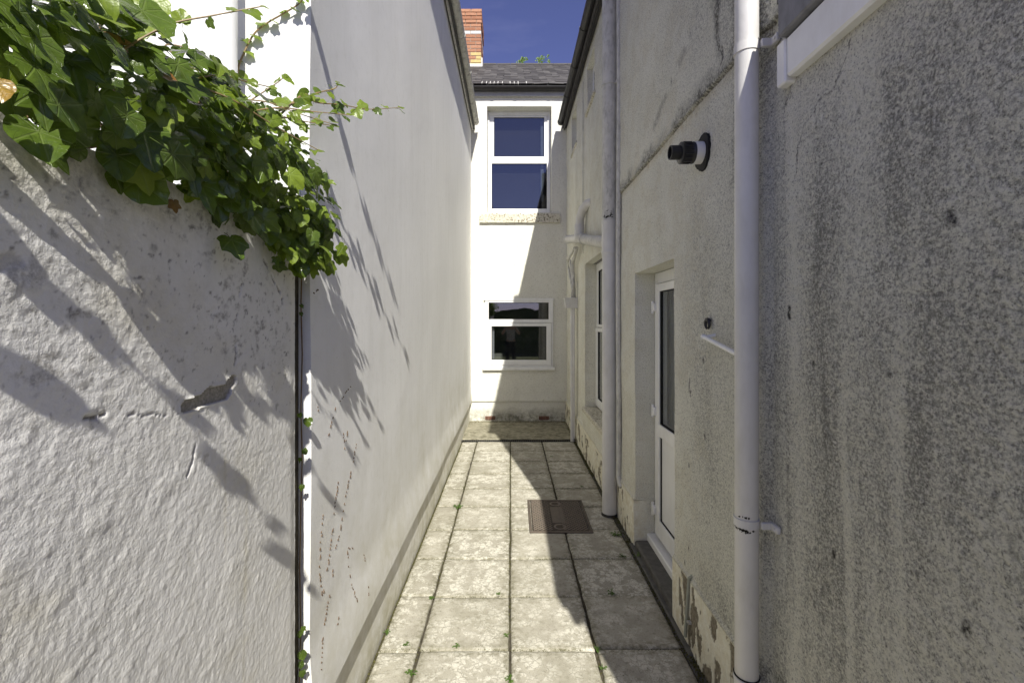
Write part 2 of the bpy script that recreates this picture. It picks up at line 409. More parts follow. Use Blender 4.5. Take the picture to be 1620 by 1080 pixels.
h = n.math('ADD', n.math('MULTIPLY', skin, .5), n.math('ADD', n.math('MULTIPLY', f3, .55), n.math('MULTIPLY', f4, .5)))
M['slab'] = n.done(c, n.bump(h, .0025))
n = N('mossy_concrete', .9, .15)
f = n.noise(14, 6, .7); g = n.noise(150, 3, .6)
c = n.mix(n.ramp(f, .40, .60), (.17, .155, .105), (.33, .31, .235)); c = n.mix(n.math('MULTIPLY', n.ramp(g, .58, .7), .6), c, (.10, .095, .06))
c = n.mix(n.math('MULTIPLY', n.ramp(n.noise(3, 4), .5, .7), .4), c, (.46, .43, .33))
M['mossconc'] = n.done(c, n.bump(g, .004))
n = N('rusty_cast_iron', .7, .4)
f = n.noise(24, 6, .7); c = n.mix(n.ramp(f, .35, .68), (.036, .030, .024), (.105, .078, .056)); c = n.mix(n.math('MULTIPLY', n.ramp(n.sep()[2], .0072, .0092), .8), c, (.23, .195, .16))
M['iron'] = n.done(c, n.bump(n.noise(140, 3), .001)); n.b.inputs['Metallic'].default_value = .25
n = N('orange_brick', .85, .2)
r = n.objrand(); c = n.mix(r, (.30, .14, .08), (.43, .23, .14)); c = n.mix(n.ramp(n.noise(40, 4), .5, .75), c, (.22, .09, .05))
M['brick'] = n.done(c, n.bump(n.noise(120, 3), .002))
M['yellowbrick'] = plain('yellow_brick', (.52, .40, .17), .85, .2, .15, 20)
M['whitebrick'] = plain('limewashed_brick', (.62, .60, .56), .85, .2, .15, 30)
M['mortar'] = plain('brick_mortar', (.30, .25, .20), .9, .1, .2, 40)
n = N('roof_slate', .65, .35); r = n.objrand(); f = n.noise(30, 5, .7)
c = n.mix(r, (.048, .044, .043), (.095, .088, .084)); c = n.mix(n.math('MULTIPLY', n.ramp(f, .5, .7), .5), c, (.13, .125, .10))
M['slate'] = n.done(c, n.bump(f, .003))
n = N('lichened_stone_sill', .85, .2); f = n.noise(38, 5, .75); c = n.mix(n.ramp(n.noise(9, 4), .3, .7), (.52, .49, .39), (.66, .63, .53))
c = n.mix(n.ramp(f, .52, .60), c, (.13, .105, .06)); M['sill'] = n.done(c, n.bump(f, .006))

# leaves
def leafmat(name, dark, light, vein, bright=0.0, rough=.28):
    n = N(name, rough, .5)
    uvn = n.t.nodes.new('ShaderNodeUVMap'); uvn.uv_map = 'leaf'; u = n.sep(uvn.outputs[0])
    x = n.math('SUBTRACT', u[0], .5); y = n.math('SUBTRACT', u[1], .2)
    ang = n.math('ARCTAN2', x, y); r = n.math('SQRT', n.math('ADD', n.math('MULTIPLY', x, x), n.math('MULTIPLY', y, y)))
    k = n.math('ABSOLUTE', n.math('SUBTRACT', n.math('FRACT', n.math('ADD', n.math('DIVIDE', ang, .82), .5)), .5))
    d = n.math('MULTIPLY', n.math('MULTIPLY', k, .82), r)
    v = n.ramp(d, .020, .006)
    ang2 = n.math('ABSOLUTE', n.math('SUBTRACT', n.math('FRACT', n.math('ADD', n.math('MULTIPLY', r, 9.0), n.math('MULTIPLY', k, 3.0))), .5))
    v2 = n.math('MULTIPLY', n.ramp(ang2, .06, .01), .35)
    vv = n.math('MAXIMUM', v, v2)
    rnd = n.math('ADD', n.math('MULTIPLY', n.objrand(), .6), n.math('MULTIPLY', n.attr('tone'), .7), clamp=True)
    c = n.mix(rnd, dark, light)
    c = n.mix(n.math('MULTIPLY', n.ramp(n.noise(70, 4), .4, .7), .3), c, tuple(min(1, q*1.5) for q in light))
    c = n.mix(n.math('MULTIPLY', vv, .32), c, vein)
    n.link(c, n.b.inputs['Base Color'])
    bpv = n.bump(n.math('SUBTRACT', n.noise(90, 2), n.math('MULTIPLY', vv, .8)), .0012)
    n.t.links.new(bpv, n.b.inputs['Normal'])
    tl = n.t.nodes.new('ShaderNodeBsdfTranslucent'); n.link(n.mix(.5, c, (.22, .34, .03)), tl.inputs['Color'])
    mx = n.t.nodes.new('ShaderNodeMixShader'); mx.inputs[0].default_value = .32 + bright
    n.t.links.new(n.b.outputs[0], mx.inputs[1]); n.t.links.new(tl.outputs[0], mx.inputs[2]); n.t.links.new(mx.outputs[0], n.out.inputs[0])
    return n.m
M['leaf'] = leafmat('ivy_leaf', (.034, .058, .011), (.115, .175, .022), (.19, .24, .08), rough=.20)
M['leaf_young'] = leafmat('young_ivy_leaf', (.12, .18, .015), (.22, .29, .030), (.25, .33, .10), .06, .35)
M['leaf_dead'] = leafmat('withered_ivy_leaf', (.16, .06, .02), (.30, .16, .03), (.2, .12, .05))
M['leaf_yellow'] = leafmat('yellowed_ivy_leaf', (.28, .16, .02), (.33, .21, .03), (.4, .3, .1))
M['weed'] = plain('weed_leaf_green', (.075, .13, .025), .5, .3, .3, 30)
M['moss'] = plain('moss_and_litter', (.085, .080, .032), 1, .1, .5, 60)

# ================================================================== ground
gr = MB().box(-12, 12, -14, 14, -.6, -.055).build('ground', M['garden_ground']); tag(gr, kind='structure')

pav = root('paving', (0, 0, 0), kind='structure')
MB().box(-.76, .99, -2.2, 6.40, -.05, -.014).build('joint_bed', M['soil'], pav)
# slab mesh with worn edges
def slab_mesh(wx, wy, seed):
    nx = max(4, int(wx/.03)); ny = max(4, int(wy/.03))
    xs = np.concatenate([[-wx/2, -wx/2+.006], np.linspace(-wx/2+.02, wx/2-.02, nx), [wx/2-.006, wx/2]])
    ys = np.concatenate([[-wy/2, -wy/2+.006], np.linspace(-wy/2+.02, wy/2-.02, ny), [wy/2-.006, wy/2]])
    vs = []; ed = []
    for i, x in enumerate(xs):
        for j, y in enumerate(ys):
            e = min(i, j, len(xs)-1-i, len(ys)-1-j)
            z = [-.007, -.0012, 0][min(e, 2)] + (float(fbm(np.array(x*6+seed*3), np.array(y*6), 3, seed))-.5)*.004
            jx = (float(vnoise(np.array(y*14.), np.array(seed*5.+i)))-.5)*.006 if i in (0, len(xs)-1) else 0
            jy = (float(vnoise(np.array(x*14.), np.array(seed*7.+j)))-.5)*.006 if j in (0, len(ys)-1) else 0
            vs.append((x+jx, y+jy, z)); d = min(x+wx/2, wx/2-x, y+wy/2, wy/2-y); ed.append(max(0, 1-d/.06))
    m = len(ys); fs = []
    for i in range(len(xs)-1):
        for j in range(m-1): fs.append((i*m+j, (i+1)*m+j, (i+1)*m+j+1, i*m+j+1))
    ring = [i*m for i in range(len(xs))] + [(len(xs)-1)*m+j for j in range(1, m)] + [i*m+m-1 for i in range(len(xs)-2, -1, -1)] + [j for j in range(m-2, 0, -1)]
    b = len(vs); vs += [(vs[k][0], vs[k][1], -.045) for k in ring]; ed += [1]*len(ring)
    for k in range(len(ring)): fs.append((ring[k], b+k, b+(k+1) % len(ring), ring[(k+1) % len(ring)]))
    me = bpy.data.meshes.new('paving_slab'); me.from_pydata(vs, [], fs); me.update(); me.shade_smooth()
    a = me.attributes.new('edge', 'FLOAT', 'POINT'); a.data.foreach_set('value', np.array(ed, np.float32))
    me.materials.append(M['slab']); return me
cols = [(-.676, -.478), (-.464, -.010), (.002, .431), (.444, .880)]
rows = [6.375, 5.925, 5.485, 5.045, 4.592, 4.143, 3.690, 3.236, 2.789, 2.337, 1.888, 1.438, .988, .538, .088, -.362, -.812, -1.262, -1.712]
cache = {}
for ci, (x0, x1) in enumerate(cols):
    for ri in range(len(rows)-1):
        y1, y0 = rows[ri], rows[ri+1]
        if ci == 0: y1 += .012*(ri % 3 - 1); y0 += .012*((ri+1) % 3 - 1)
        if ci == 3 and ri >= 8: y1 += .012; y0 += .012
        k = (ci, ri % 4)
        if k not in cache: cache[k] = slab_mesh(x1-x0, .444, ci*5+ri % 4)
        o = bpy.data.objects.new('paving_slab', cache[k]); COL.objects.link(o); o.parent = pav
        o.location = ((x0+x1)/2+random.uniform(-.0015, .0015), (y0+y1)/2, random.uniform(-.0015, .0015))
        o.rotation_euler = (random.uniform(-.003, .003), random.uniform(-.003, .003), random.uniform(-.0025, .0025))
        o.scale = (1, (y1-y0-.006)/.444, 1)
# raised concrete strip at the far end and slot drain
cs = MB().box(-.70, .93, 6.47, 7.66, -.05, .012, .006).build('concrete_strip', M['mossconc']); tag(cs, kind='structure')
dr = root('drain_channel', (0, 6.42, 0), 'dark slotted drain channel across the far end of the slabs', 'drain')
MB().box(-.69, .90, 6.39, 6.462, -.045, -.018).build('channel', M['black'], dr)
b = MB().box(-.69, .90, 6.392, 6.400, -.02, .002).box(-.69, .90, 6.452, 6.460, -.02, .002)
for i in range(52): b.box(-.69+i*.0306, -.69+i*.0306+.014, 6.400, 6.452, -.014, -.001)
b.build('grating', M['black'], dr)
# narrow dirty channel beside the right wall + door step
wc = MB().box(.885, .99, -1.5, 6.39, -.05, -.010, 0).build('dirt_channel', M['step'], None); tag(wc, kind='structure')

# ================================================================== garden wall (left, near)
gw = root('garden_wall', (-.66, 1.0, 0), 'rough white painted garden wall with a peeled grey patch, ivy along its top', 'wall')
gx0 = -.66
ay = axis((-2.2, .45, .05), (.45, 1.40, .0032)); az = axis((0, .45, .03), (.45, 1.955, .0036))
A, Z = np.meshgrid(ay, az, indexing='ij')
L = lambda x, y: RW(x, y, -.66)
rough = .55+.55*fbm(A*2.3, Z*2.3, 3, 2) + .35*sstep(1.0, .7, A)
rough *= 1-.55*sstep(1.62, 1.82, Z)*sstep(.7, 1.0, A); rough *= 1-.45*sstep(1.18, 1.36, A)
lump = (fbm(A*34, Z*34, 4, 5)-.5)*.0011 + (fbm(A*110, Z*110, 2, 9)-.5)*.0017 + (fbm(A*5, Z*5, 3, 1)-.5)*.0035
flakes = np.clip(fbm(A*17, Z*22, 4, 31)-.60, 0, 1)*.005
poly = [L(*p) for p in [(283,652),(284,643),(292,634),(305,628),(320,622),(326,616),(333,611),(337,613),(345,609),(357,607),(360,600),(368,592),(374,596),(374,606),(368,612),(364,622),(358,632),(340,636),(322,642),(305,650),(290,654)]]
wob = (fbm(A*60, Z*60, 3, 3)-.5)*.008
pl = inpoly(A+wob, Z+wob*.7, poly)
poly2 = [L(*p) for p in [(-5,300),(-5,560),(8,545),(12,520),(4,500),(10,470),(20,440),(36,425),(30,408),(14,404)]]
cr = segdist(A+wob*.6, Z+wob*.8, [L(*p) for p in [(283,654),(262,657),(240,655),(225,657),(200,655)]])
cr2 = segdist(A+wob*.9, Z+wob, [L(*p) for p in [(370,590),(374,560),(371,530),(376,500),(378,470),(384,440),(386,400)]])
cr3 = segdist(A+wob, Z+wob, [L(*p) for p in [(308,706),(304,730),(296,752)]])
cr4 = segdist(A+wob, Z+wob, [L(*p) for p in [(134,662),(145,660),(164,657)]])
cr5 = segdist(A+wob, Z+wob, [L(*p) for p in [(418,410),(432,440),(446,470),(447,480)]])
chips = (segdist(A+wob, Z+wob, [L(*p) for p in [(0,420),(14,408),(30,412)]]) < .008)
pe = np.maximum(pl*1.0, sstep(.0035, .001, cr3)*.8)
pe = np.maximum(pe, sstep(.0045, .0025, cr5)*(fbm(A*60, Z*60, 2, 4) > .5)); pe = np.maximum(pe, chips*.35)
pe = np.maximum(pe, sstep(.004, .002, cr4)*1.0*(fbm(A*90, Z*90, 2, 4) > .42))
crk = np.maximum(sstep(.0016, .0006, cr)*.9, sstep(.005, .0015, cr2)*(fbm(A*50, Z*50, 3, 7) > .52))
low = (fbm(A*4, Z*4, 4, 11) > .47)*1.0
st = crk*1.0
st = np.maximum(st, sstep(.58, .72, fbm(A*38, Z*46, 5, 13))*sstep(1.45, 1.65, Z)*.75*sstep(.40, .55, fbm(A*5, Z*5, 3, 14)))
st = np.maximum(st, sstep(.70, .76, fbm(A*90, Z*90, 3, 15))*sstep(1.2, 1.6, Z)*.8)
st = np.maximum(st, .65*sstep(.04, .0, segdist(A+wob*3, Z+wob*3, [L(*p) for p in [(20,440),(45,435),(66,428)]])))
st = np.maximum(st, .35*sstep(1.82, 1.95, Z))
yl = sstep(.46, .66, fbm(A*3, Z*4, 4, 21))*.45 + sstep(.012, .0, segdist(A, Z, [L(*p) for p in [(390,760),(388,900),(386,1090)]]))*.35 + sstep(.008, .0, segdist(A, Z, [L(*p) for p in [(356,700),(356,900)]]))*.4
dx = lump*(.4+.6*rough) + flakes*rough - pe*.0050 - crk*.003 + sstep(1.36, 1.40, A)*-.004
edge_lift = np.clip(1-segdist(A+wob, Z+wob*.7, poly+[poly[0]])/.006, 0, 1)*(~pl)*.0022
dx = dx+edge_lift
o, _, _ = grid_wall('wall_face', ay, az, lambda A, Z: (gx0+dx, A, Z), [], M['garden'], gw,
    {'peel': pe, 'stain': st, 'yellow': np.clip(yl, 0, 1), 'rough': rough}, flip=False, depthdir=(-1,0,0), skirt=.12)
MB().box(-.90, gx0-.03, -2.2, 1.398, 0, 1.95, .004).build('wall_core', M['garden'], gw)

MB().box(-.90, -.704, 1.39, 1.53, 0, 1.93, .003).build('gap_shade_block', M['soil'], gw)  # added dark box; its colour and blocking stand in for shade in the gap

# ================================================================== left house
lh = root('house', (-2.8, 4.6, 0), 'tall white smooth-rendered house flank along the left of the passage', 'house')
lx = -.665
ay = axis((1.51, 7.66, .03)); az = axis((.345, 4.905, .04), snap=(.345, 4.905))
def lpos(A, Z):
    bell = .016*sstep(.62, .36, Z)
    return lx + bell + (fbm(A*1.1, Z*1.1, 2, 41)-.5)*.014 + (fbm(A*7, Z*7, 2, 43)-.5)*.0008, A, Z
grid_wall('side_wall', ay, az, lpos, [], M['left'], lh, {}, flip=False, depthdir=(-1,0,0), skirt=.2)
ax_ = axis((-5.0, -.675, .05)); 
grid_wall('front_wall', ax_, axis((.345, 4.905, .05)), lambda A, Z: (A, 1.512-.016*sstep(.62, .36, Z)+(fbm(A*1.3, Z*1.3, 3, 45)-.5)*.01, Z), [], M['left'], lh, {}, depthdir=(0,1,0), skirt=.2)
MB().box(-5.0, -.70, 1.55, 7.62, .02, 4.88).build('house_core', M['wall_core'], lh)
MB().box(-5.0, -.690, 1.535, 7.66, -.05, .36, .004).build('plinth', M['left'], lh)
# roof, fascia, gutter
b = MB(); b.add([(-.60,1.30,4.97),(-.60,7.66,4.97),(-3.0,7.66,6.65),(-3.0,1.30,6.65),(-5.4,1.30,4.97),(-5.4,7.66,4.97),
                 (-.60,1.30,4.90),(-.60,7.66,4.90),(-5.4,1.30,4.90),(-5.4,7.66,4.90)],
                [(0,1,2,3),(3,2,5,4),(6,8,9,7),(0,6,7,1),(4,5,9,8),(0,3,4,8,6),(1,7,9,5,2)]); b.build('roof', M['roof_plain'], lh)
MB().box(-.648, -.628, 1.30, 7.60, 4.86, 5.02, .003).build('fascia', M['fascia'], lh)
def gutter(name, xc, zc, y0, y1, r, m, parent, joints, along='Y', yc=None):
    b = MB(); n = 14
    for yy0, yy1 in [(y0, y1)]:
        pr = []
        for rr in (r, r-.004):
            for k in range(n+1):
                a = math.pi + math.pi*k/n; pr.append((rr*math.cos(a), rr*math.sin(a)))
        vs = []
        for yy in (yy0, yy1):
            for (px, pz) in pr:
                vs.append((xc+px, yy, zc+pz) if along == 'Y' else (yy, yc+px, zc+pz))
        m2 = 2*(n+1); fs = []
        for k in range(n):
            fs.append((k, k+1, m2+k+1, m2+k)); fs.append((n+1+k, m2+n+1+k, m2+n+2+k, n+2+k))
        fs.append((0, m2, m2+n+1, n+1)); fs.append((n, 2*n+1, m2+2*n+1, m2+n))
        b.add(vs, fs)
        for yy in (yy0, yy1):
            q = [(xc+r*math.cos(math.pi+math.pi*k/n), yy, zc+r*math.sin(math.pi+math.pi*k/n)) if along == 'Y' else (yy, yc+r*math.cos(math.pi+math.pi*k/n), zc+r*math.sin(math.pi+math.pi*k/n)) for k in range(n+1)]
            b.add(q, [tuple(range(n+1))])
    g = b.build(name, m, parent, True)
    for j in joints:
        b = MB(); vs = []
        for yy in (j-.022, j+.022):
            for rr in (r+.006, r+.0005):
                for k in range(n+1):
                    a = math.pi + math.pi*k/n
                    vs.append((xc+rr*math.cos(a), yy, zc+rr*math.sin(a)) if along == 'Y' else (yy, yc+rr*math.cos(a), zc+rr*math.sin(a)))
        s = n+1; fs = []
        for k in range(n):
            fs.append((k, k+1, 2*s+k+1, 2*s+k)); fs.append((k, s+k, s+k+1, k+1)); fs.append((2*s+k, 2*s+k+1, 3*s+k+1, 3*s+k))
        b.add(vs, fs); b.build('gutter_joint', m, g, True)
    return g
gutter('gutter', -.575, 4.965, 1.25, 7.50, .052, M['gutter_grey'], lh, [2.6, 3.6, 4.45, 5.23, 6.0, 6.8, 7.42])
# house downpipe on the lit front wall
dp = root('drainpipe', (-.901, 1.42, 0), 'white round drainpipe on the sunlit wall behind the ivy', 'drainpipe')
b = MB().lathe((-.901, 1.432, 0), (0,0,1), [(0,.036),(3.9,.036)], 28); b.build('pipe', M['upvc'], dp, True)
MB().lathe((-.901, 1.432, 2.9), (0,0,1), [(0,.040),(.05,.040)], 28).box(-.915, -.887, 1.455, 1.515, 2.905, 2.945).build('bracket', M['upvc'], dp, True)

# root scars left by ivy on the left house wall
b = MB()
LL = lambda x, y: RW(x, y, -.665)
def scar(trail, dens=1.0, sz=.006):
    P = [LL(*p) for p in trail]
    for (a0, z0), (a1, z1) in zip(P[:-1], P[1:]):
        n_ = max(2, int(math.hypot(a1-a0, z1-z0)/.014*dens))
        for k in range(n_):
            if random.random() < .25: continue
            t = (k+random.random()*.6)/n_; yc = a0+(a1-a0)*t+random.gauss(0, .003); zc = z0+(z1-z0)*t
            L_ = random.uniform(.5, 1.5)*sz; W = random.uniform(.25, .6)*sz; an = math.atan2(z1-z0, a1-a0)+random.gauss(0, .4)
            X = lx+float(.016*sstep(.62, .36, np.array(zc))) + (float(fbm(np.array(yc*1.1), np.array(zc*1.1), 2, 41))-.5)*.014 + (float(fbm(np.array(yc*7), np.array(zc*7), 2, 43))-.5)*.0008
            vs = []
            for q in range(6):
                th = q*math.pi/3; rr = random.uniform(.7, 1.2)
                u = math.cos(th)*L_*rr; v = math.sin(th)*W*rr
                vs.append((X+.0012, yc+u*math.cos(an)-v*math.sin(an), zc+u*math.sin(an)+v*math.cos(an)))
            vs2 = [(X-.004, v[1], v[2]) for v in vs]
            vs.append((X+.0035, yc, zc))
            f = [(q, (q+1) % 6, 6) for q in range(6)] + [(q, 7+q, 7+(q+1) % 6, (q+1) % 6) for q in range(6)]
            b.add(vs+vs2, f)
for t in [[(563,702),(556,740),(548,775),(543,800),(538,840),(530,870)], [(534,762),(529,800),(524,850),(519,890),(512,940)],
          [(510,812),(506,860),(505,900),(510,945)], [(550,870),(552,900),(558,930),(566,962)], [(555,610),(548,618),(536,636)],
          [(529,645),(524,665),(518,690)], [(542,684),(545,700),(543,715)], [(549,680),(546,700)], [(527,900),(526,920)],
          [(522,940),(514,985),(508,1030),(504,1070)], [(535,975),(531,995)], [(505,457),(498,462),(492,468)], [(576,875),(578,890)], [(579,930),(580,945)],
          [(500,650),(503,640)], [(560,868),(550,866)]]:
    scar(t)
sc_ = b.build('ivy_root_scars', plain('brown_root_scar', (.13, .085, .05), .9, .1, .3), lh); sc_['kind'] = 'stuff'

# ================================================================== back house
bh = root('house', (0, 9.6, 0), 'small cream house closing the passage end with slate roof and two windows', 'house')
BY = 7.63
ux0, uz1 = BW(770.5, 168.4); ux1, uz0 = BW(872.4, 336.5)
l0, lz1 = BW(768.5, 474); l1, lz0 = BW(874, 580)
ax_ = axis((-2.2, 2.2, .02), snap=(ux0, ux1, l0, l1)); az = axis((.34, 5.45, .02), snap=(uz0, uz1, lz0, lz1, .345))
grid_wall('front_wall', ax_, az, lambda A, Z: (A, BY+(fbm(A*2, Z*2, 3, 51)-.5)*.012-.01*sstep(.5, .35, Z), Z),
    [(ux0, ux1, uz0, uz1, .26), (l0, l1, lz0, lz1, .12)], M['back'], bh, {}, depthdir=(0,1,0), skirt=.1)
MB().box(-.70, .95, BY+.012, BY+.3, 0, .342, .003).build('plinth', M['back'], bh)
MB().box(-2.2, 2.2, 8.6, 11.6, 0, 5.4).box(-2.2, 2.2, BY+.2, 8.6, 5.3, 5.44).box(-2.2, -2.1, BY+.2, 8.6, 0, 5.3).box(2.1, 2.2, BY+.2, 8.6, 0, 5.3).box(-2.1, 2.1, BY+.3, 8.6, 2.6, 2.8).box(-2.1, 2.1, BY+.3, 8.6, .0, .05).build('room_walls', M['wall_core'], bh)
for xx in (775.5, 860.5):
    x0, z0 = BW(xx-8, 664.0); x1, z1 = BW(xx+8, 657.5)
    b = MB().box(x0, x1, BY+.004, BY+.06, max(z0, .03), max(z0, .03)+.062, .002); vb = b.build('air_brick', M['terracotta'], bh)
    b = MB()
    for i in range(6):
        for j in range(2): b.box(x0+.012+i*.026, x0+.026+i*.026, BY-.0, BY+.01, .042+j*.026, .054+j*.026)
    b.build('vent_holes', M['black'], vb)
# ---- windows on the back wall
def bbox_px(x0, y0, x1, y1, Y):
    a = BW(x0, y1, Y); b_ = BW(x1, y0, Y); return a[0], b_[0], a[1], b_[1]
Yu = 7.83
uw = MB(); fx0, fx1, fz0, fz1 = ux0+.004, ux1-.004, uz0+.02, uz1-.004
wf = root('window', (0, Yu, fz0)); wf.parent = bh; wf.location = Vector((0, Yu, fz0))-worldloc(bh)
wf['label'] = 'upper sash window with white frame and grey blind'
a0, a1, c0, c1 = bbox_px(781.5, 186, 861, 248, Yu); d0, d1, e0, e1 = bbox_px(778, 260, 865, 331, Yu)
b = MB()
o0, o1, oz0, oz1 = bbox_px(771.8, 183, 868.5, 333.5, Yu)
b.box(fx0, o0+.028, Yu-.03, Yu+.05, fz0, fz1, .004).box(o1-.028, fx1, Yu-.03, Yu+.05, fz0, fz1, .004).box(o0+.026, o1-.026, Yu-.03, Yu+.05, oz1-.0, fz1, .004).box(o0+.026, o1-.026, Yu-.03, Yu+.05, fz0, oz0+.01, .004)
b.build('frame', M['upvc'], wf)
def sash_flat(px, y0, y1, inner, outer, m, pm, axis_='back'):
    i0, i1, j0, j1 = inner; p0, p1, q0, q1 = outer
    b = MB(); g = MB(); p = MB(); t = .005; yo = y0+.010
    def B(mb, a, c, z0, z1, u0, u1, ch=0):
        if axis_ == 'back': mb.box(a, c, u0, u1, z0, z1, ch)
        else: mb.box(u0, u1, a, c, z0, z1, ch)
    B(b, p0, i0, q0, q1, y0, y1, .004); B(b, i1, p1, q0, q1, y0, y1, .004)
    B(b, i0-.001, i1+.001, j1, q1-.0005, y0+.001, y1, .004); B(b, i0-.001, i1+.001, q0+.0005, j0, y0+.001, y1, .004)
    for a, c, z0, z1 in ((i0-.001, i0+t, j0, j1), (i1-t, i1+.001, j0, j1), (i0+t, i1-t, j0-.001, j0+t), (i0+t, i1-t, j1-t, j1+.001)):
        B(g, a, c, z0, z1, yo, yo+.02)
    B(p, i0-.003, i1+.003, j0-.003, j1+.003, y0+.020, y0+.026)
    b.build('sash', m, px); g.build('gasket', M['rubber'], px); p.build('pane', pm, px)
mz = (c0+e1)/2
sash_flat(wf, Yu-.008, Yu+.04, (a0, a1, c0, c1), (o0+.030, o1-.030, mz+.004, oz1-.002), M['upvc'], M['glass'])
sash_flat(wf, Yu-.035, Yu+.012, (d0, d1, e0, e1), (o0+.012, o1-.012, oz0+.004, mz-.002), M['upvc'], M['glass'])
MB().box(ux0, ux1, Yu+.10, Yu+.105, uz0, uz1).build('blind', M['blind'], wf)
b = MB()
for (xa, ya, xb, yb) in [(855.5, 190, 860.5, 318)]:
    q0, q1, r0, r1 = bbox_px(xa, ya, xb, yb, Yu); b.box(q0, q1, Yu+.045, Yu+.060, r0, r1, .004)
b.build('curtain', M['curtain'], wf)
sx0, sx1, sz0, sz1 = bbox_px(758.8, 337, 885.8, 352, 7.585)
sb = MB(); nx = 44
vs = []; fs = []
for i in range(nx+1):
    x = sx0+(sx1-sx0)*i/nx; r = lambda k: (float(fbm(np.array(x*9), np.array(k*3.), 3, 61))-.5)*.016
    vs += [(x, 7.588+r(1)*.5, sz0+r(2)*.5), (x, 7.588+r(3)*.5, sz1-.02+r(4)*.5), (x, 7.60+r(5)*.5, sz1+r(6)*.4), (x, 7.86, sz1+.012), (x, 7.86, sz0), ]
for i in range(nx):
    for k in range(5): fs.append((i*5+k, i*5+(k+1) % 5, (i+1)*5+(k+1) % 5, (i+1)*5+k))
fs += [(4,3,2,1,0), tuple(nx*5+k for k in range(5))]
sb.add(vs, fs).build('window_sill', M['sill'], bh)
# lower window
Yl = 7.605
wl = root('window', (0, Yl, 1)); wl.parent = bh; wl.location = Vector((0, Yl, 1))-worldloc(bh); wl['label'] = 'lower white window reflecting a dark room'
fr = bbox_px(767.5, 475, 875.3, 581, Yl)
p1 = bbox_px(773, 478.5, 868, 505, Yl); p2 = bbox_px(777.6, 516, 864.3, 569, Yl)
zm = (p1[2]+p2[3])/2
sash_flat(wl, Yl, Yl+.06, p1, (fr[0], fr[1], zm+.002, fr[3]), M['upvc'], M['glass_dark'])
b = MB(); b.box(fr[0], fr[0]+.03, Yl, Yl+.06, fr[2], zm, .004).box(fr[1]-.03, fr[1], Yl, Yl+.06, fr[2], zm, .004).box(fr[0]+.029, fr[1]-.029, Yl+.001, Yl+.06, fr[2], fr[2]+.035, .004)
b.build('frame', M['upvc'], wl)
sash_flat(wl, Yl-.016, Yl+.04, p2, (fr[0]+.033, fr[1]-.033, fr[2]+.037, zm-.003), M['upvc'], M['glass_dark'])
q = bbox_px(764, 580.5, 878, 585.5, 7.57); MB().box(q[0], q[1], 7.57, BY+.03, q[2], q[3], .004).build('sill_strip', M['upvc'], wl)
q = bbox_px(765.5, 472, 876, 475, 7.60); MB().box(q[0], q[1], 7.592, BY+.03, q[2], q[3]+.005, .002).build('drip_strip', M['upvc'], wl)
b = MB()
for (xa, ya, xb, yb) in [(778.5, 520, 782, 567)]:
    q0, q1, r0, r1 = bbox_px(xa, ya, xb, yb, Yl+.07); b.box(q0, q1, Yl+.07, Yl+.09, r0, r1, .004)
b.build('curtain', M['curtain'], wl)
# fascia + gutter + roof
MB().box(-2.2, 2.2, 7.575, 7.60, 5.430, 5.535, .003).build('fascia', plain('grey_fascia', (.36, .36, .36), .6, .3), bh)
MB().box(-2.2, 2.2, 7.601, 7.67, 5.436, 5.45).build('soffit', M['fascia'], bh)
gutter('gutter', 0, 5.548, -2.2, 2.2, .052, M['gutter_dark'], bh, [-.29, .10, .66], along='X', yc=7.515)
sl_ = .70; ry0, rz0 = 7.46, 5.565
def rz(y): return rz0+sl_*(y-ry0)
RYr = 9.70
MB().add([(-2.4, ry0+.03, rz(ry0+.03)-.03), (2.4, ry0+.03, rz(ry0+.03)-.03), (2.4, RYr, rz(RYr)-.02), (-2.4, RYr, rz(RYr)-.02), (2.4, 12, rz0), (-2.4, 12, rz0), (2.4, 7.7, 5.42), (-2.4, 7.7, 5.42), (2.4, 11.6, 5.42), (-2.4, 11.6, 5.42)],
         [(0,1,2,3),(3,2,4,5),(0,7,6,1),(5,4,8,9),(7,9,8,6),(0,3,5,9,7),(1,6,8,4,2)]).build('roof', M['roof_plain'], bh)
roof = bh.children[-1] if False else [o for o in COL.objects if o.name.startswith('roof')][-1]
# slates: individual objects that share one mesh
sm = []
for v in range(3):
    b_ = bmesh.new(); bmesh.ops.create_cube(b_, size=1)
    for vv in b_.verts: vv.co = (vv.co.x*.244, vv.co.y*.30, vv.co.z*.006)
    for vv in b_.verts:
        vv.co.x += random.uniform(-.002, .002); vv.co.y += random.uniform(-.004, .004)
    me = bpy.data.meshes.new('slate'); b_.to_mesh(me); b_.free(); me.materials.append(M['slate']); sm.append(me)
ang = math.atan(sl_); nrow = 13; exp = (RYr-ry0)/math.cos(ang)/nrow
rw = worldloc(bh)
for r_ in range(nrow):
    for k in range(-5, 6):
        xx = k*.25 + (.125 if r_ % 2 else 0)
        if abs(xx) > 1.30: continue
        s = r_*exp + .15; yy = ry0+s*math.cos(ang); zz = rz0+s*math.sin(ang)+.008
        o = bpy.data.objects.new('slate', sm[(r_*7+k) % 3]); COL.objects.link(o); o.parent = roof
        o.location = Vector((xx+random.uniform(-.003,.003), yy, zz)) - worldloc(roof)
        o.rotation_euler = (ang-.028+random.uniform(-.006,.006), random.uniform(-.006,.006), random.uniform(-.012,.012))
b = MB()
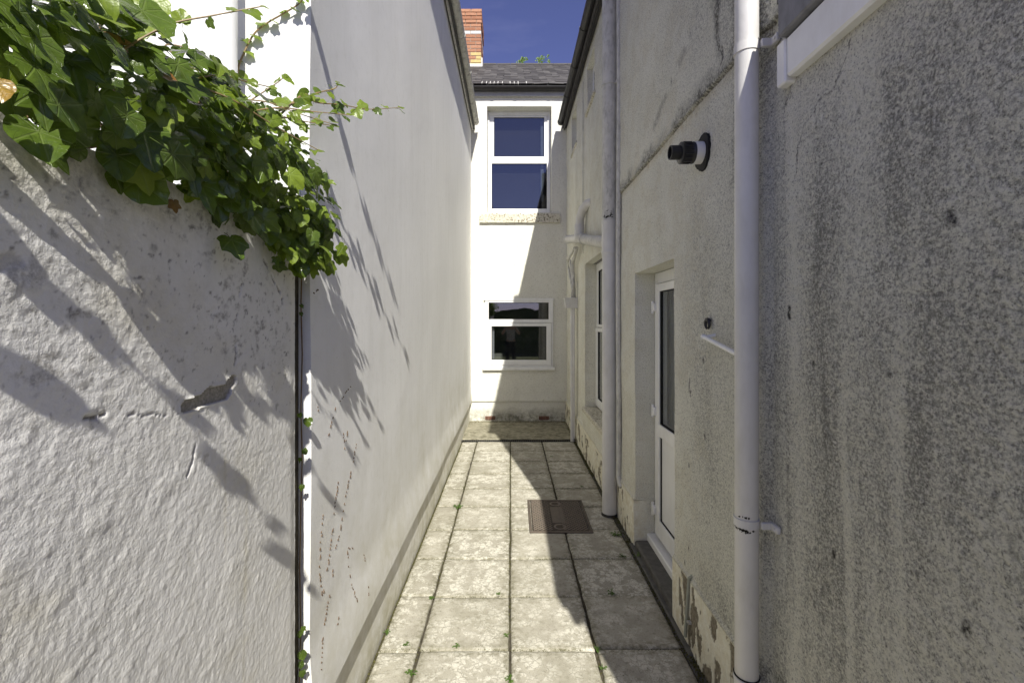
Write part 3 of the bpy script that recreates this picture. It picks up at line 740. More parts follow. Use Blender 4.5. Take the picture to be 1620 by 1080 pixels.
for px_ in (763, 770, 776, 782, 788, 795, 807, 813.5, 819.5, 832.5):
    x, _ = BW(px_, 130, 7.6); yy = 7.47
    for k in range(2):
        pass
    b.add([(x-.006, yy, rz(yy)+.018), (x+.006, yy, rz(yy)+.018), (x+.006, yy+.15, rz(yy+.15)+.022), (x-.006, yy+.15, rz(yy+.15)+.022), (x-.006, yy-.004, rz(yy)-.004), (x+.006, yy-.004, rz(yy)-.004)], [(0,1,2,3),(4,5,1,0)])
cl = b.build('slate_clips', M['tingle'], roof)
cl['kind'] = 'stuff'
b = MB(); 
for i in range(12):
    x = -1.8+i*.3; b.tube([(x+.004, RYr, rz(RYr)+.0+random.uniform(-.004,.004)), (x+.296, RYr, rz(RYr)+.0)], .042, 8)
b.build('ridge_tiles', M['slate'], roof)
# chimney
ch = root('chimney', (-1.0, 9.8, 6.9)); ch.parent = bh; ch.location = Vector((-1.0, 9.8, 6.9))-worldloc(bh)
cxr = -.617; cy0 = 9.45; cyb = 10.25; cz0 = 6.90; ztop = 8.156
MB().box(-1.50, cxr-.008, cy0+.008, cyb-.008, cz0, ztop-.006).build('mortar_core', M['mortar'], ch)
course = .0745; nC = int((ztop-cz0)/course)
bm_s = {}
def brickobj(x0, x1, y0, y1, z0, z1, m):
    key = (round(x1-x0, 3), round(y1-y0, 3), m)
    if key not in bm_s:
        t = MB().box(-(x1-x0)/2, (x1-x0)/2, -(y1-y0)/2, (y1-y0)/2, -(z1-z0)/2, (z1-z0)/2, .004)
        me = bpy.data.meshes.new('brick'); me.from_pydata(t.v, [], t.f); me.materials.append(M[m]); bm_s[key] = me
    o = bpy.data.objects.new('brick', bm_s[key]); COL.objects.link(o); o.parent = ch
    o.location = Vector(((x0+x1)/2, (y0+y1)/2+random.uniform(-.0015, .0015), (z0+z1)/2))-worldloc(ch)
for c_ in range(nC):
    zt = ztop-c_*course; zb = zt-course+.011
    out = .014 if c_ in (0, 1, 2, 3) else 0
    mm = 'whitebrick' if c_ == 6 else ('yellowbrick' if c_ >= nC-4 else 'brick')
    xx = cxr+out; first = True; off = (c_ % 2)
    seq = [.105] if off else [.215]
    while xx > -1.46:
        L_ = seq[0] if first else .215
        x0 = max(-1.5, xx-L_)
        mloc = 'brick' if (mm == 'yellowbrick' and not (first or c_ == nC-1)) else mm
        brickobj(x0, xx, cy0-out, cy0-out+.1, zb, zt, mloc); xx = x0-.010; first = False
    yy = cy0-out+.1+.01; first = True
    while yy < cyb-.02:
        L_ = (.215 if off else .105) if first else .215
        y1 = min(cyb, yy+L_)
        brickobj(cxr+out-.1, cxr+out, yy, y1, zb, zt, mm); yy = y1+.010; first = False
b = MB().box(-1.5, cxr+.03, cy0-.03, cy0-.001, 6.90, 7.015, .01).box(cxr+.001, cxr+.03, cy0-.001, 9.75, 6.92, 7.16, .01); b.build('flashing', M['lead'], ch)

# ================================================================== right house (tall) : weathered side wall
XR = .945
rh = root('house', (3.4, 4.6, 0), 'tall weathered cream house flank with door, windows and pipes on the right', 'house')
dY0, dY1 = 2.60, 3.42; dZ1 = 2.044
wY0, wY1 = 4.55, 5.735; wZ0 = .60; wZ1 = RW(927.5, 417)[1]
def rwY(x): return RW(x, 500)[0]
s1 = (5.09, 5.59, 4.245, 4.77); s2 = (6.44, 6.94, 4.215, 4.77)
holes = [(dY0, dY1, -.03, dZ1, .16), (wY0, wY1, wZ0, wZ1, .16), (*s1, .10), (*s2, .10)]
ay = axis((1.58, 2.75, .0065), (2.75, 4.1, .011), (4.1, 7.64, .02), snap=(dY0, dY1, wY0, wY1, s1[0], s1[1], s2[0], s2[1]))
az = axis((-.03, 2.95, .0075), (2.95, 4.92, .02), snap=(dZ1, wZ0, wZ1, s1[2], s1[3], s2[2], -.03))
A, Z = np.meshgrid(ay, az, indexing='ij')
def right_x(A, Z):
    x = .937 + .018*sstep(1.74, 1.60, A)            # far face slightly proud of the near one
    x = x + .012*np.exp(-((A-1.665)/.035)**2)       # hollow in the plaster next to the pipe
    ledge = sstep(4.05, 4.03, A)
    x = x - .016*ledge*sstep(2.762, 2.772, Z)       # upper render overhangs
    x = x - .012*sstep(.36, .345, Z)*(A < 4.2) - .018*sstep(.37, .355, Z)*(A > 5.74) - .022*(Z < wZ0+.0)*(A > 4.0)*(A < 5.75)*sstep(4.0, 4.1, A)
    x = x + (fbm(A*1.6, Z*1.6, 3, 71)-.5)*.02 + (fbm(A*55, Z*55, 3, 73)-.5)*.0045*(1-.7*(Z < .35))
    return x
ledge_d = np.where(A < 4.05, Z-2.767, 9)
nz1 = fbm(A*9, Z*9, 4, 81)
st = sstep(.13, .0, ledge_d+.035+ (nz1-.5)*.16)*(ledge_d > -.012)*(A < 4.05)*.85
st = np.maximum(st, .95*sstep(.10, .0, segdist(A+(nz1-.5)*.12, Z, [RW(*p) for p in [(1142,-30),(1140,40),(1144,75),(1148,100)]])/(.35+.8*sstep(2.9, 3.3, Z))))
st = np.maximum(st, .45*sstep(.05, 0, segdist(A, Z, [RW(*p) for p in [(1100,60),(1060,150),(1040,200)]]))*(nz1 > .5))
st = np.maximum(st, .9*sstep(.010, .003, segdist(A+(nz1-.5)*.02, Z+(nz1-.5)*.02, [RW(*p) for p in [(1093,620),(1094,600)]])))
for p in [(1093,735),(1092,867),(1086,890),(1118,690),(1095,622),(1115,570)]:
    a0, z0 = RW(*p); st = np.maximum(st, .95*sstep(.018, .008, np.hypot((A-a0)*1.6, (Z-z0)*.8)+ (nz1-.5)*.012))
dirt = .24+.34*(fbm(A*2.6, Z*1.0, 4, 85)-.4)*2
dirt += .16*sstep(2.9, 2.2, A) + .24*sstep(2.6, 1.9, A)*sstep(.38, .6, fbm(A*5, Z*1.0, 3, 87))
dirt += .25*sstep(1.1, 1.5, Z)*sstep(2.3, 1.9, A)*.5 + .18*sstep(2.75, 3.2, Z)
dirt += .55*sstep(.62, .30, Z-.0*(A))*sstep(2.45, 1.7, A)*(Z > .345)*sstep(.35, .6, nz1)
dirt -= .05*sstep(1.66, 1.60, A)
dirt -= .08+.14*sstep(2.4, 3.0, A)
dirt = np.clip(dirt, .05, 1)
pn = fbm(A*22, Z*9, 6, 91)*.7+fbm(A*5, Z*4, 3, 93)*.3
peel = ((pn > .545) & (Z < .335) & (A < 2.5))*1.0
peel = np.maximum(peel, ((pn > .60) & (Z < .30) & (A > 3.5) & (A < 3.98))*1.0)
peel = np.maximum(peel, ((fbm(A*9, Z*9, 5, 92) > .60) & (Z < .30) & (A > 4.0))*.9)
yel = .55*sstep(.08, .0, -ledge_d)*(ledge_d < 0)*(ledge_d > -.12) + .5*(Z < .345) + .25*sstep(.45, .6, nz1)*sstep(1.9, 2.3, A)
smooth = ((Z < .345)*1.0)
grid_wall('side_wall', ay, az, lambda A, Z: (right_x(A, Z)-.0+peel*.003, A, Z), holes, M['right'], rh,
    {'dirt': dirt, 'stain': st*(1-smooth), 'peel': peel, 'smooth': smooth, 'yellow': np.clip(yel, 0, 1)}, flip=True, depthdir=(1,0,0), skirt=.1)
# core with gable
bb = MB()
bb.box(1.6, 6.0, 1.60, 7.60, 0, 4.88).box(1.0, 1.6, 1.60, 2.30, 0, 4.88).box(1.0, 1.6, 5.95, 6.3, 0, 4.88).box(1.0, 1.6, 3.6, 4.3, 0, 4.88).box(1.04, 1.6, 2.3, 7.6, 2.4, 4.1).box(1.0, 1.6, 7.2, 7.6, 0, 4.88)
bb.build('inner_walls', M['wall_core'], rh)
MB().box(.995, 6.0, 1.584, 1.70, 0, 4.90).build('gable_wall', M['back'], rh)
b = MB(); b.add([(.86,1.50,4.985),(.86,7.66,4.985),(3.4,7.66,6.75),(3.4,1.50,6.75),(6.0,1.50,4.985),(6.0,7.66,4.985),(.86,1.50,4.91),(.86,7.66,4.91),(6.0,1.50,4.91),(6.0,7.66,4.91)],
                [(0,3,2,1),(3,4,5,2),(6,7,9,8),(0,1,7,6),(4,8,9,5),(0,6,8,4,3),(1,2,5,9,7)]); b.build('roof', M['roof_plain'], rh)
MB().box(.884, .904, 1.50, 7.60, 4.87, 5.02, .003).build('fascia', M['gutter_dark'], rh)
gutter('gutter', .825, 4.965, 1.50, 7.52, .053, M['gutter_dark'], rh, [2.5, 3.4, 4.3, 5.09, 5.84, 6.6, 7.45])
# small upper windows
for (y0, y1, z0, z1) in (s1, s2):
    ww = root('window', (1.0, y0, z0)); ww.parent = rh; ww.location = Vector((1.0, y0, z0))-worldloc(rh); ww['label'] = 'small upper window with white frame'
    sash_flat(ww, 1.005, 1.05, (y0+.06, y1-.06, z0+.06, z1-.06), (y0+.002, y1-.002, z0+.002, z1-.002), M['upvc'], M['glass_dark'], 'right')
    MB().box(.915, 1.02, y0-.06, y1+.06, z0-.035, z0-.002, .004).build('sill', M['sill'], ww)
# tall window beside the soil pipe
ww = root('window', (1.08, wY0, wZ0)); ww.parent = rh; ww.location = Vector((1.08, wY0, wZ0))-worldloc(rh); ww['label'] = 'tall white window beside the soil pipe'
Xw = 1.078
fy1 = wY1-.004; mzw = RW(945, 518, Xw)[1]
sash_flat(ww, Xw, Xw+.06, (wY0+.07, fy1-.10, mzw+.04, wZ1-.10), (wY0+.004, fy1, mzw+.004, wZ1-.004), M['upvc'], M['glass_dark'], 'right')
sash_flat(ww, Xw-.012, Xw+.05, (wY0+.08, fy1-.12, wZ0+.13, mzw-.05), (wY0+.004, fy1, wZ0+.03, mzw-.002), M['upvc'], M['glass_dark'], 'right')
MB().box(Xw+.11, Xw+.115, wY0+.03, fy1-.03, wZ0+.05, wZ1-.02).build('blind', plain('pale_window_blind', (.34, .34, .33), .8, .2), ww)
MB().box(.893, Xw+.05, wY0-.45, wY1+.02, wZ0-.045, wZ0+.012, .012).build('sill', M['sill'], ww)
# door
Xd = 1.082
dd = root('door', (Xd, dY0, .12)); dd.parent = rh; dd.location = Vector((Xd, dY0, .12))-worldloc(rh); dd['label'] = 'white half-glazed back door with three hinges'
b = MB().box(Xd, Xd+.07, dY1-.060, dY1-.003, .10, dZ1-.003, .004).box(Xd, Xd+.07, dY0+.003, dY0+.060, .10, dZ1-.003, .004).box(Xd+.001, Xd+.07, dY0+.06, dY1-.06, dZ1-.085, dZ1-.003, .004)
b.build('door_frame', M['upvc'], dd)
lo, hi = dY0+.064, dY1-.064; gz0, gz1 = .945, 1.90; pz0, pz1 = .25, .855; g0, g1 = lo+.09, hi-.085
b = MB().box(Xd-.018, Xd+.045, lo, g0, .125, 1.955, .004).box(Xd-.018, Xd+.045, g1, hi, .125, 1.955, .004)
b.box(Xd-.017, Xd+.045, g0-.001, g1+.001, gz1, 1.954, .004).box(Xd-.017, Xd+.045, g0-.001, g1+.001, pz1, gz0, .004).box(Xd-.017, Xd+.045, g0-.001, g1+.001, .126, pz0, .004)
b.build('door_leaf', M['upvc'], dd)
MB().box(Xd+.004, Xd+.028, g0-.003, g1+.003, pz0-.003, pz1+.003).build('door_panel', M['upvc'], dd)
b = MB(); t = .006
for (a, c, z0, z1) in ((g0-.001, g0+t, gz0, gz1), (g1-t, g1+.001, gz0, gz1), (g0+t, g1-t, gz0, gz0+t), (g0+t, g1-t, gz1-t, gz1)):
    b.box(Xd-.008, Xd+.01, a, c, z0, z1)
for (a, c, z0, z1) in ((g0-.001, g0+t*.6, pz0, pz1), (g1-t*.6, g1+.001, pz0, pz1), (g0+t, g1-t, pz0, pz0+t*.6), (g0+t, g1-t, pz1-t*.6, pz1)):
    b.box(Xd-.006, Xd+.01, a, c, z0, z1)
b.build('gasket', M['rubber'], dd)
MB().box(Xd+.002, Xd+.008, g0-.002, g1+.002, gz0-.002, gz1+.002).build('pane', M['glass_dark'], dd)
b = MB()
for k in range(13): b.box(Xd+.075, Xd+.087, lo+.02+k*.052, lo+.060+k*.052, .9, 1.95)
b.build('vertical_blind', plain('grey_vertical_blind', (.42, .42, .41), .8, .2), dd)
for zz in (RW(1041, 486, Xd)[1], RW(1041, 650, Xd)[1], RW(1041, 806, Xd)[1]):
    b = MB().box(Xd-.040, Xd-.001, dY1-.096, dY1-.052, zz-.030, zz+.030, .006).lathe((Xd-.030, dY1-.05, zz-.046), (0,0,1), [(0,.011),(.092,.011)], 12)
    b.build('hinge', M['upvc'], dd, True)
MB().box(Xd-.035, Xd-.018, lo+.03, lo+.06, 1.0, 1.20, .005).box(Xd-.05, Xd-.035, lo+.03, lo+.16, 1.09, 1.11, .005).build('handle', M['upvc'], dd)
MB().box(1.020, Xd+.06, dY0+.004, dY1-.004, .045, .10, .006).build('threshold', M['upvc'], dd)
MB().box(.93, 1.25, dY0+.002, dY1-.002, -.05, .045, .01).build('door_step', M['step'], rh)
MB().box(.90, .975, dY0-.3, dY1+.05, -.05, .004, .008).build('step_edge', M['step'], rh)

# ================================================================== lean-to extension nearest the camera
ex = root('house_extension', (1.5, .7, 0), 'low grey stained rendered side wall of the extension, nearest on the right', 'house')
ay = axis((-.1, .70, .03), (.70, 1.579, .0045)); az = axis((0, .2, .03), (.2, 2.56, .0055))
A, Z = np.meshgrid(ay, az, indexing='ij')
def ext_x(A, Z):
    return .955 + (fbm(A*1.6, Z*1.6, 3, 71)-.5)*.02*1 + (fbm(A*48, Z*48, 3, 74)-.5)*.006
strk = fbm(A*8.5+fbm(A*2, Z*1.3, 2, 7)*1.0, Z*.55, 4, 95); big = fbm(A*2.2, Z*1.6, 4, 96)
dirt = .67+.66*(strk-.45)*1.6+.8*(big-.5)
dirt -= .22*sstep(.040, .0, abs(A-1.530+ .05*(fbm(Z*3, Z*0, 3, 3)-.5)))*sstep(.35, .55, fbm(A*6, Z*2.5, 3, 5))          # clean strip by the corner
dirt -= .30*sstep(.022, .008, abs(A-1.288+.05*(fbm(Z*2.4, Z*0, 3, 9)-.5)))*sstep(1.7, 1.2, Z)
dirt -= .20*sstep(.03, .0, abs(A-1.11+.06*(fbm(Z*2, Z*0, 3, 19)-.5)))*sstep(1.9, 1.3, Z)
dirt -= .30*sstep(2.1, 2.5, Z+ (A-1.2)*.5)
dirt += .25*sstep(1.25, .9, A)*sstep(1.0, 1.7, Z)
dirt = np.clip(dirt, .06, 1)
n6 = fbm(A*30, Z*30, 4, 97)
wob = (n6-.5)*.03
ck = segdist(A+wob, Z+wob, [RW(*p, .955) for p in [(1342,60),(1338,95),(1322,140),(1305,150),(1290,175),(1272,200),(1265,235),(1262,262),(1258,290)]])
ck2 = segdist(A+wob, Z+wob, [RW(*p, .955) for p in [(1258,312),(1240,322),(1226,330),(1216,350)]])
st = np.maximum(sstep(.0032, .0012, ck), sstep(.0045, .001, ck2)*(n6 > .45))
st = np.maximum(st, .5*sstep(.68, .80, fbm(A*52, Z*34, 4, 98))*(.2+.8*sstep(.52, .62, fbm(A*4, Z*4, 3, 99))))
for p in [(1514,348),(1507,342),(1250,490),(1249,500),(1528,994),(1288,574),(1318,874),(1253,128),(1412,592)]:
    a0, z0 = RW(*p, .955); st = np.maximum(st, sstep(.018, .008, np.hypot((A-a0)*1.5, (Z-z0)*.9)+(n6-.5)*.02))
st = np.maximum(st, .8*sstep(.028, .0, segdist(A+wob*.6, Z, [RW(*p, .955) for p in [(1262,110),(1256,135),(1244,170),(1238,190)]]))*(n6 > .42))
grid_wall('side_wall', ay, az, lambda A, Z: (ext_x(A, Z), A, Z), [], M['right'], ex,
    {'dirt': dirt, 'stain': np.clip(st, 0, 1), 'peel': A*0, 'smooth': A*0, 'yellow': .15+A*0}, flip=True, depthdir=(1,0,0), skirt=.1)
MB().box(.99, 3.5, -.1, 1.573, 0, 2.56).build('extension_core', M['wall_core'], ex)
b = MB(); b.add([(.83,-.18,2.80),(.83,1.573,2.80),(3.5,1.573,4.05),(3.5,-.18,4.05),(.83,-.18,2.778),(.83,1.573,2.778),(3.5,-.18,2.60),(3.5,1.573,2.60)],
                [(0,3,2,1),(4,5,7,6),(0,1,5,4),(2,3,6,7),(0,4,6,3),(1,2,7,5)]); 
for v_ in range(len(b.v)):
    x, y, z = b.v[v_]; b.v[v_] = (x+.09 if x < 1 else x, y, z)
b.build('roof', M['roof_plain'], ex)
# white boxed fascia, its end cap, grey board / gutter under the roof edge
fb0, fb1 = 2.497, 2.632
MB().box(.919, .962, -.18, 1.520, fb0, fb1, .008).build('fascia_board', M['upvc'], ex)
MB().box(.917, .964, 1.523, 1.572, fb0-.012, fb1+.002, .005).build('fascia_end_cap', M['upvc'], ex)
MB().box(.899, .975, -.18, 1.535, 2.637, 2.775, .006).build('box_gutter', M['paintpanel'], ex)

# ================================================================== pipes and fittings
# near white pipe
px0 = .876; pY = 1.69
np_ = root('drainpipe', (px0, pY, 0), 'white painted downpipe nearest the camera with strap bracket and chipped collar', 'drainpipe')
z_of = lambda y, Y: H-(y-CY)*Y/F
zc1 = z_of(826, pY); zc2 = z_of(1072, pY); zt = z_of(82, pY)
MB().lathe((px0, pY, 0), (0,0,1), [(0.02,.0395),(zc2,.0395),(zc2+.004,.041),(4.9,.041)], 40).build('pipe', M['pipe'], np_, True)
MB().lathe((px0, pY, zc2-.05), (0,0,1), [(-.1,.044),(.04,.044),(.048,.046),(.058,.046),(.062,.0415)], 40).build('socket', M['pipe'], np_, True)
MB().lathe((px0, pY, zc2+.0135), (0,0,1), [(0,.0452),(.004,.0452)], 40).build('seal_ring', M['rubber'], np_, True)
def strap(z, r=.0445, h=.030, m=M['pipe'], parent=np_, cx=px0, cy=pY, wall=.95, back=.085):
    b = MB().lathe((cx, cy, z-h/2), (0,0,1), [(0,r-.003),(0.001,r),(h-.001,r),(h,r-.003)], 36)
    b.box(cx+.030, cx+.070, cy-.050, cy-.035, z-h/2+.002, z+h/2-.002, .003)
    b.box(wall-.012, wall+.004, cy-back, cy-.03, z-h/2+.002, z+h/2-.002, .003)
    b.lathe((wall-.012, cy-back+.012, z), (-1,0,0), [(0,.006),(.004,.005)], 10)
    return b.build('bracket', m, parent, True)
strap(zc1+.006); strap(zt+.006, h=.034)
# paint chips under the collar
b = MB()
for k in range(46):
    th = math.radians(random.uniform(168, 282)); zz = zc1-.0085-abs(random.gauss(0, .0045))-.004 if random.random() < .8 else zc1+.0285+random.uniform(0, .006)
    if zz > zc1+.02 and not (200 < math.degrees(th) < 275): continue
    r_ = .0416; w_ = random.uniform(.002, .006); hh = random.uniform(.0015, .004)
    c_ = Vector((px0+r_*math.cos(th), pY+r_*math.sin(th), zz)); tv = Vector((-math.sin(th), math.cos(th), 0)); nv = Vector((math.cos(th), math.sin(th), 0))
    vs = []
    for q in range(7):
        a = q*2*math.pi/7; rr = random.uniform(.6, 1.2); vs.append(c_+tv*math.cos(a)*w_*rr+Vector((0,0,1))*math.sin(a)*hh*rr-nv*(abs(math.cos(a))*.0003))
    vs2 = [v-nv*.0012 for v in vs]
    b.add([v[:] for v in vs]+[v[:] for v in vs2], [tuple(range(7))]+[(q, 7+q, 7+(q+1) % 7, (q+1) % 7) for q in range(7)])
cc = b.build('paint_chips', M['chip'], np_); cc['kind'] = 'stuff'

# far soil stack
sX, sY = .862, 3.97
sp_ = root('soil_pipe', (sX, sY, 0), 'thick white soil pipe rising from the slabs past the door, grimy above its collar', 'pipe')
zc = z_of(403, sY); zj = z_of(352, sY)
MB().lathe((sX, sY, 0), (0,0,1), [(.0,.063),(zc-.02,.063)], 36).build('pipe', M['pipe'], sp_, True)
MB().lathe((sX, sY, 0), (0,0,1), [(0,.072),(.008,.071),(.013,.066),(.02,.064)], 36).build('base_collar', M['gutter_dark'], sp_, True)
MB().lathe((sX, sY, zc-.02), (0,0,1), [(0,.0665),(.030,.0675),(.034,.071),(.05,.071),(.052,.067),(zj-zc,.067),(zj-zc+.02,.071),(zj-zc+.03,.071)], 36).build('socket', M['pipe'], sp_, True)
MB().lathe((sX, sY, zj+.012), (0,0,1), [(0,.0635),(2.9,.0635)], 36).build('upper_pipe', M['oldpipe'], sp_, True)
b = MB().lathe((sX, sY, z_of(137, sY)), (0,0,1), [(0,.068),(.02,.068)], 36).box(sX+.05, .95, sY-.10, sY-.07, z_of(137, sY), z_of(137, sY)+.02, .003).box(sX+.04, sX+.06, sY-.10, sY-.03, z_of(137, sY), z_of(137, sY)+.02, .003); b.build('bracket', M['oldpipe'], sp_, True)
b = MB()
for k in range(30):
    th = math.radians(random.uniform(205, 285)); zz = zj+.03+abs(random.gauss(0, .022)); r_ = .0642
    w_ = random.uniform(.003, .010); hh = random.uniform(.002, .007)
    c_ = Vector((sX+r_*math.cos(th), sY+r_*math.sin(th), zz)); tv = Vector((-math.sin(th), math.cos(th), 0)); nv = Vector((math.cos(th), math.sin(th), 0))
    vs = [c_+tv*math.cos(q*2*math.pi/7)*w_*random.uniform(.6, 1.2)+Vector((0,0,1))*math.sin(q*2*math.pi/7)*hh for q in range(7)]
    vs2 = [v-nv*.002 for v in vs]
    b.add([v[:] for v in vs]+[v[:] for v in vs2], [tuple(range(7))]+[(q, 7+q, 7+(q+1) % 7, (q+1) % 7) for q in range(7)])
cc = b.build('paint_chips', M['chip'], sp_); cc['kind'] = 'stuff'
# sloping branch pipe with a tee and elbow
def PR(x, y, X): a = RW(x, y, X); return Vector((X, a[0], a[1]))
p_a = Vector((sX, sY+.03, z_of(384, 4.0))); p_b = PR(933, 380, .858); p_c = PR(917, 377, .858); p_d = PR(899, 378.5, .858)
MB().tube([p_a, p_b, p_c], [.060, .056, .056], 20).build('branch_pipe', M['oldpipe'], sp_, True)
MB().tube([p_c, p_d], [.056, .056], 20).tube([p_d+(p_c-p_d).normalized()*.03, p_d-(p_c-p_d).normalized()*.05], [.064, .064], 20).build('rodding_end', M['pipe'], sp_, True)
MB().tube([p_b+(p_c-p_b).normalized()*.35, p_b+(p_c-p_b).normalized()*.50], [.066, .066], 20).build('branch_collar', M['oldpipe'], sp_, True)
e0 = p_c+Vector((0, .02, 0)); el = [e0, e0+Vector((0,-.0,.16)), e0+Vector((.004,-.03,.25)), e0+Vector((.02,-.13,.33)), e0+Vector((.06,-.26,.37)), e0+Vector((.11,-.32,.375))]
MB().tube(el, .053, 20).build('elbow', M['pipe'], sp_, True)
MB().lathe(e0, (0,0,1), [(-.02,.062),(.17,.062),(.175,.055)], 20).build('tee_socket', M['pipe'], sp_, True)
# thin pipe hugging the wall behind the stack
tp = root('conduit', (.915, 3.86, 0), 'thin cream painted pipe fixed close behind the thick soil pipe', 'pipe')
b = MB(); pts = [(.915+.003*math.sin(z*2.1), 3.86+.006*math.sin(z*1.3), z) for z in np.arange(.37, 4.93, .15)]
b.tube(pts, .021, 14).build('pipe', M['oldpipe'], tp, True)
b = MB().tube([(.915, 3.86, .37), (.915, 3.83, .33), (.925, 3.80, .30)], .021, 12); b.build('foot_bend', M['oldpipe'], tp, True)
# cable on wall
cb = MB().tube([(.925, 5.83, z) for z in np.arange(2.55, 4.9, .2)], .006, 6).build('cable', M['fascia']); tag(cb, 'thin vertical cable clipped to the wall between the small upper windows', 'cable')
# hopper and downpipe
hX, hY = .868, 6.40
hp = root('drainpipe', (hX, hY, 0), 'slim white downpipe under a square hopper in the far right corner', 'drainpipe')
MB().lathe((hX, hY, 0), (0,0,1), [(0,.030),(1.9,.030)], 20).build('pipe', M['pipe'], hp, True)
zt_, zb_ = z_of(471.5, 6.33), z_of(487, 6.33)
x0_, x1_ = (894-CX)*6.3/F, (916-CX)*6.3/F
b = MB(); b.add([(x0_,6.31,zt_),(x1_,6.31,zt_),(x1_,6.48,zt_),(x0_,6.48,zt_),(x0_+.02,6.32,zb_),(x1_,6.32,zb_),(x1_,6.47,zb_),(x0_+.02,6.47,zb_)],
                [(3,2,1,0),(4,5,6,7),(0,1,5,4),(1,2,6,5),(2,3,7,6),(3,0,4,7)])
b.box(x0_-.006, x1_+.006, 6.304, 6.486, zt_-.012, zt_+.006, .003).build('hopper', M['pipe'], hp)
MB().lathe((hX, hY, 1.66), (0,0,1), [(0,.034),(.05,.034)], 20).build('collar', M['pipe'], hp, True)
MB().tube([(.885, 6.36, zb_), (.885, 6.36, 1.2), (.89, 6.36, .05)], .012, 8).build('side_pipe', M['pipe'], hp, True)
wp = root('waste_pipes', (hX, hY, zt_), 'pair of thin waste pipes dropping into the hopper below the branch pipe', 'pipe')
q = PR(912.5, 392, .875); MB().tube([q, (q.x, 6.42, 2.5), (hX+.03, 6.42, zt_-.03)], .024, 12).build('waste_pipe', M['oldpipe'], wp, True)
q1, q2, q3, q4 = PR(909, 392, .86), PR(898, 412, .86), PR(899.5, 425, .86), PR(906, 458, .865)
MB().tube([q1, q2, q3, q4, (hX-.01, 6.40, zt_-.02)], .018, 12).build('waste_pipe', M['oldpipe'], wp, True)
q1, q2 = PR(902, 412, .87), PR(907, 452, .87); MB().tube([q1, q2, (hX, 6.41, zt_-.02)], .016, 12).build('waste_pipe', M['oldpipe'], wp, True)

# boiler flue
fY = 2.21; fz = z_of(242, fY); wx = right_x(np.array([fY]), np.array([fz]))[0]
fl = root('boiler_flue', (wx, fY, fz), 'black boiler flue terminal with white ring poking from the right wall', 'flue')
b = MB(); nn = 44; vs = []
for k in range(nn):
    th = 2*math.pi*k/nn; r_ = .086+.006*math.sin(3*th+1)+random.uniform(-.0025, .0025); vs.append((wx-.010, fY+r_*math.cos(th)*.98, fz+r_*math.sin(th)))
vs += [(wx+.01, v[1], v[2]) for v in vs]
b.add(vs, [tuple(range(nn))]+[(k, nn+k, nn+(k+1) % nn, (k+1) % nn) for k in range(nn)]).build('wall_seal', M['rubber'], fl)
d_ = (-1, 0, -.02)
MB().lathe((wx-.008, fY, fz), d_, [(0,.053),(.040,.053)], 32).build('white_ring', M['upvc'], fl, True)
b = MB().lathe((wx-.047, fY, fz), d_, [(0,.050),(.006,.052),(.012,.048),(.050,.048),(.056,.052),(.064,.052),(.068,.046)], 32)
for k in range(16):
    th = 2*math.pi*k/16; c_ = Vector((wx-.082, fY+.049*math.cos(th), fz+.049*math.sin(th))); b.box(c_.x-.02, c_.x+.02, c_.y-.003, c_.y+.003, c_.z-.003, c_.z+.003)
b.build('flue_body', M['black'], fl, True)
MB().lathe((wx-.112, fY, fz+.002), d_, [(0,.034),(.050,.034),(.050,.029),(.004,.029)], 28, caps=False).build('flue_end', M['black'], fl, True)
# eye ring and grab rail
er = root('wall_ring', (.94, 2.17, 1.66), 'small black open hook ring screwed into the wall above the white rail', 'hook')
c_ = PR(1120.5, 512.5, .925); b = MB()
b.tube([(c_.x-.004, c_.y+.020*math.cos(t), c_.z+.022*math.sin(t)) for t in np.linspace(-1.2, 4.3, 22)], [.005+.004*math.sin(k/21*3.14) for k in range(22)], 8).tube([(c_.x, c_.y-.004, c_.z+.018), (.95, c_.y-.012, c_.z+.014)], .006, 8)
b.build('hook', M['black'], er, True)
gb = root('grab_rail', (.94, 2.1, 1.6), 'short white tilted rail tube on the wall left of the near downpipe', 'rail')
a_ = PR(1113, 532.5, .895); b2 = PR(1172, 563, .895)
MB().tube([a_, a_+(b2-a_)*.5, b2], .0105, 14).build('tube', M['upvc'], gb, True)
MB().lathe(a_-(b2-a_).normalized()*.006, (b2-a_), [(0,.011),(.003,.0135),(.016,.0135)], 16).build('end_cap', M['upvc'], gb, True)
MB().tube([a_+(b2-a_)*.06, a_+(b2-a_)*.06+Vector((.05, -.012, .014))], .009, 10).build('mount', M['upvc'], gb, True)
MB().tube([b2, b2+Vector((.05, 0, 0))], .009, 10).build('mount', M['upvc'], gb, True)
# little overflow pipe low on the wall
lp = root('overflow_pipe', (.925, 2.37, .05), 'short thin pipe running down the wall base beside the peeling paint', 'pipe')
a_ = PR(1090, 914, .922); b2 = PR(1084, 1006, .905)
MB().tube([a_+Vector((.02,0,.012)), a_, b2], .0085, 10).build('pipe', plain('dull_green_pipe', (.30,.31,.25), .6, .3), lp, True)
MB().box(a_.x-.014, .94, 2.33, 2.352, .13, .145, .003).build('clip', M['fascia'], lp)

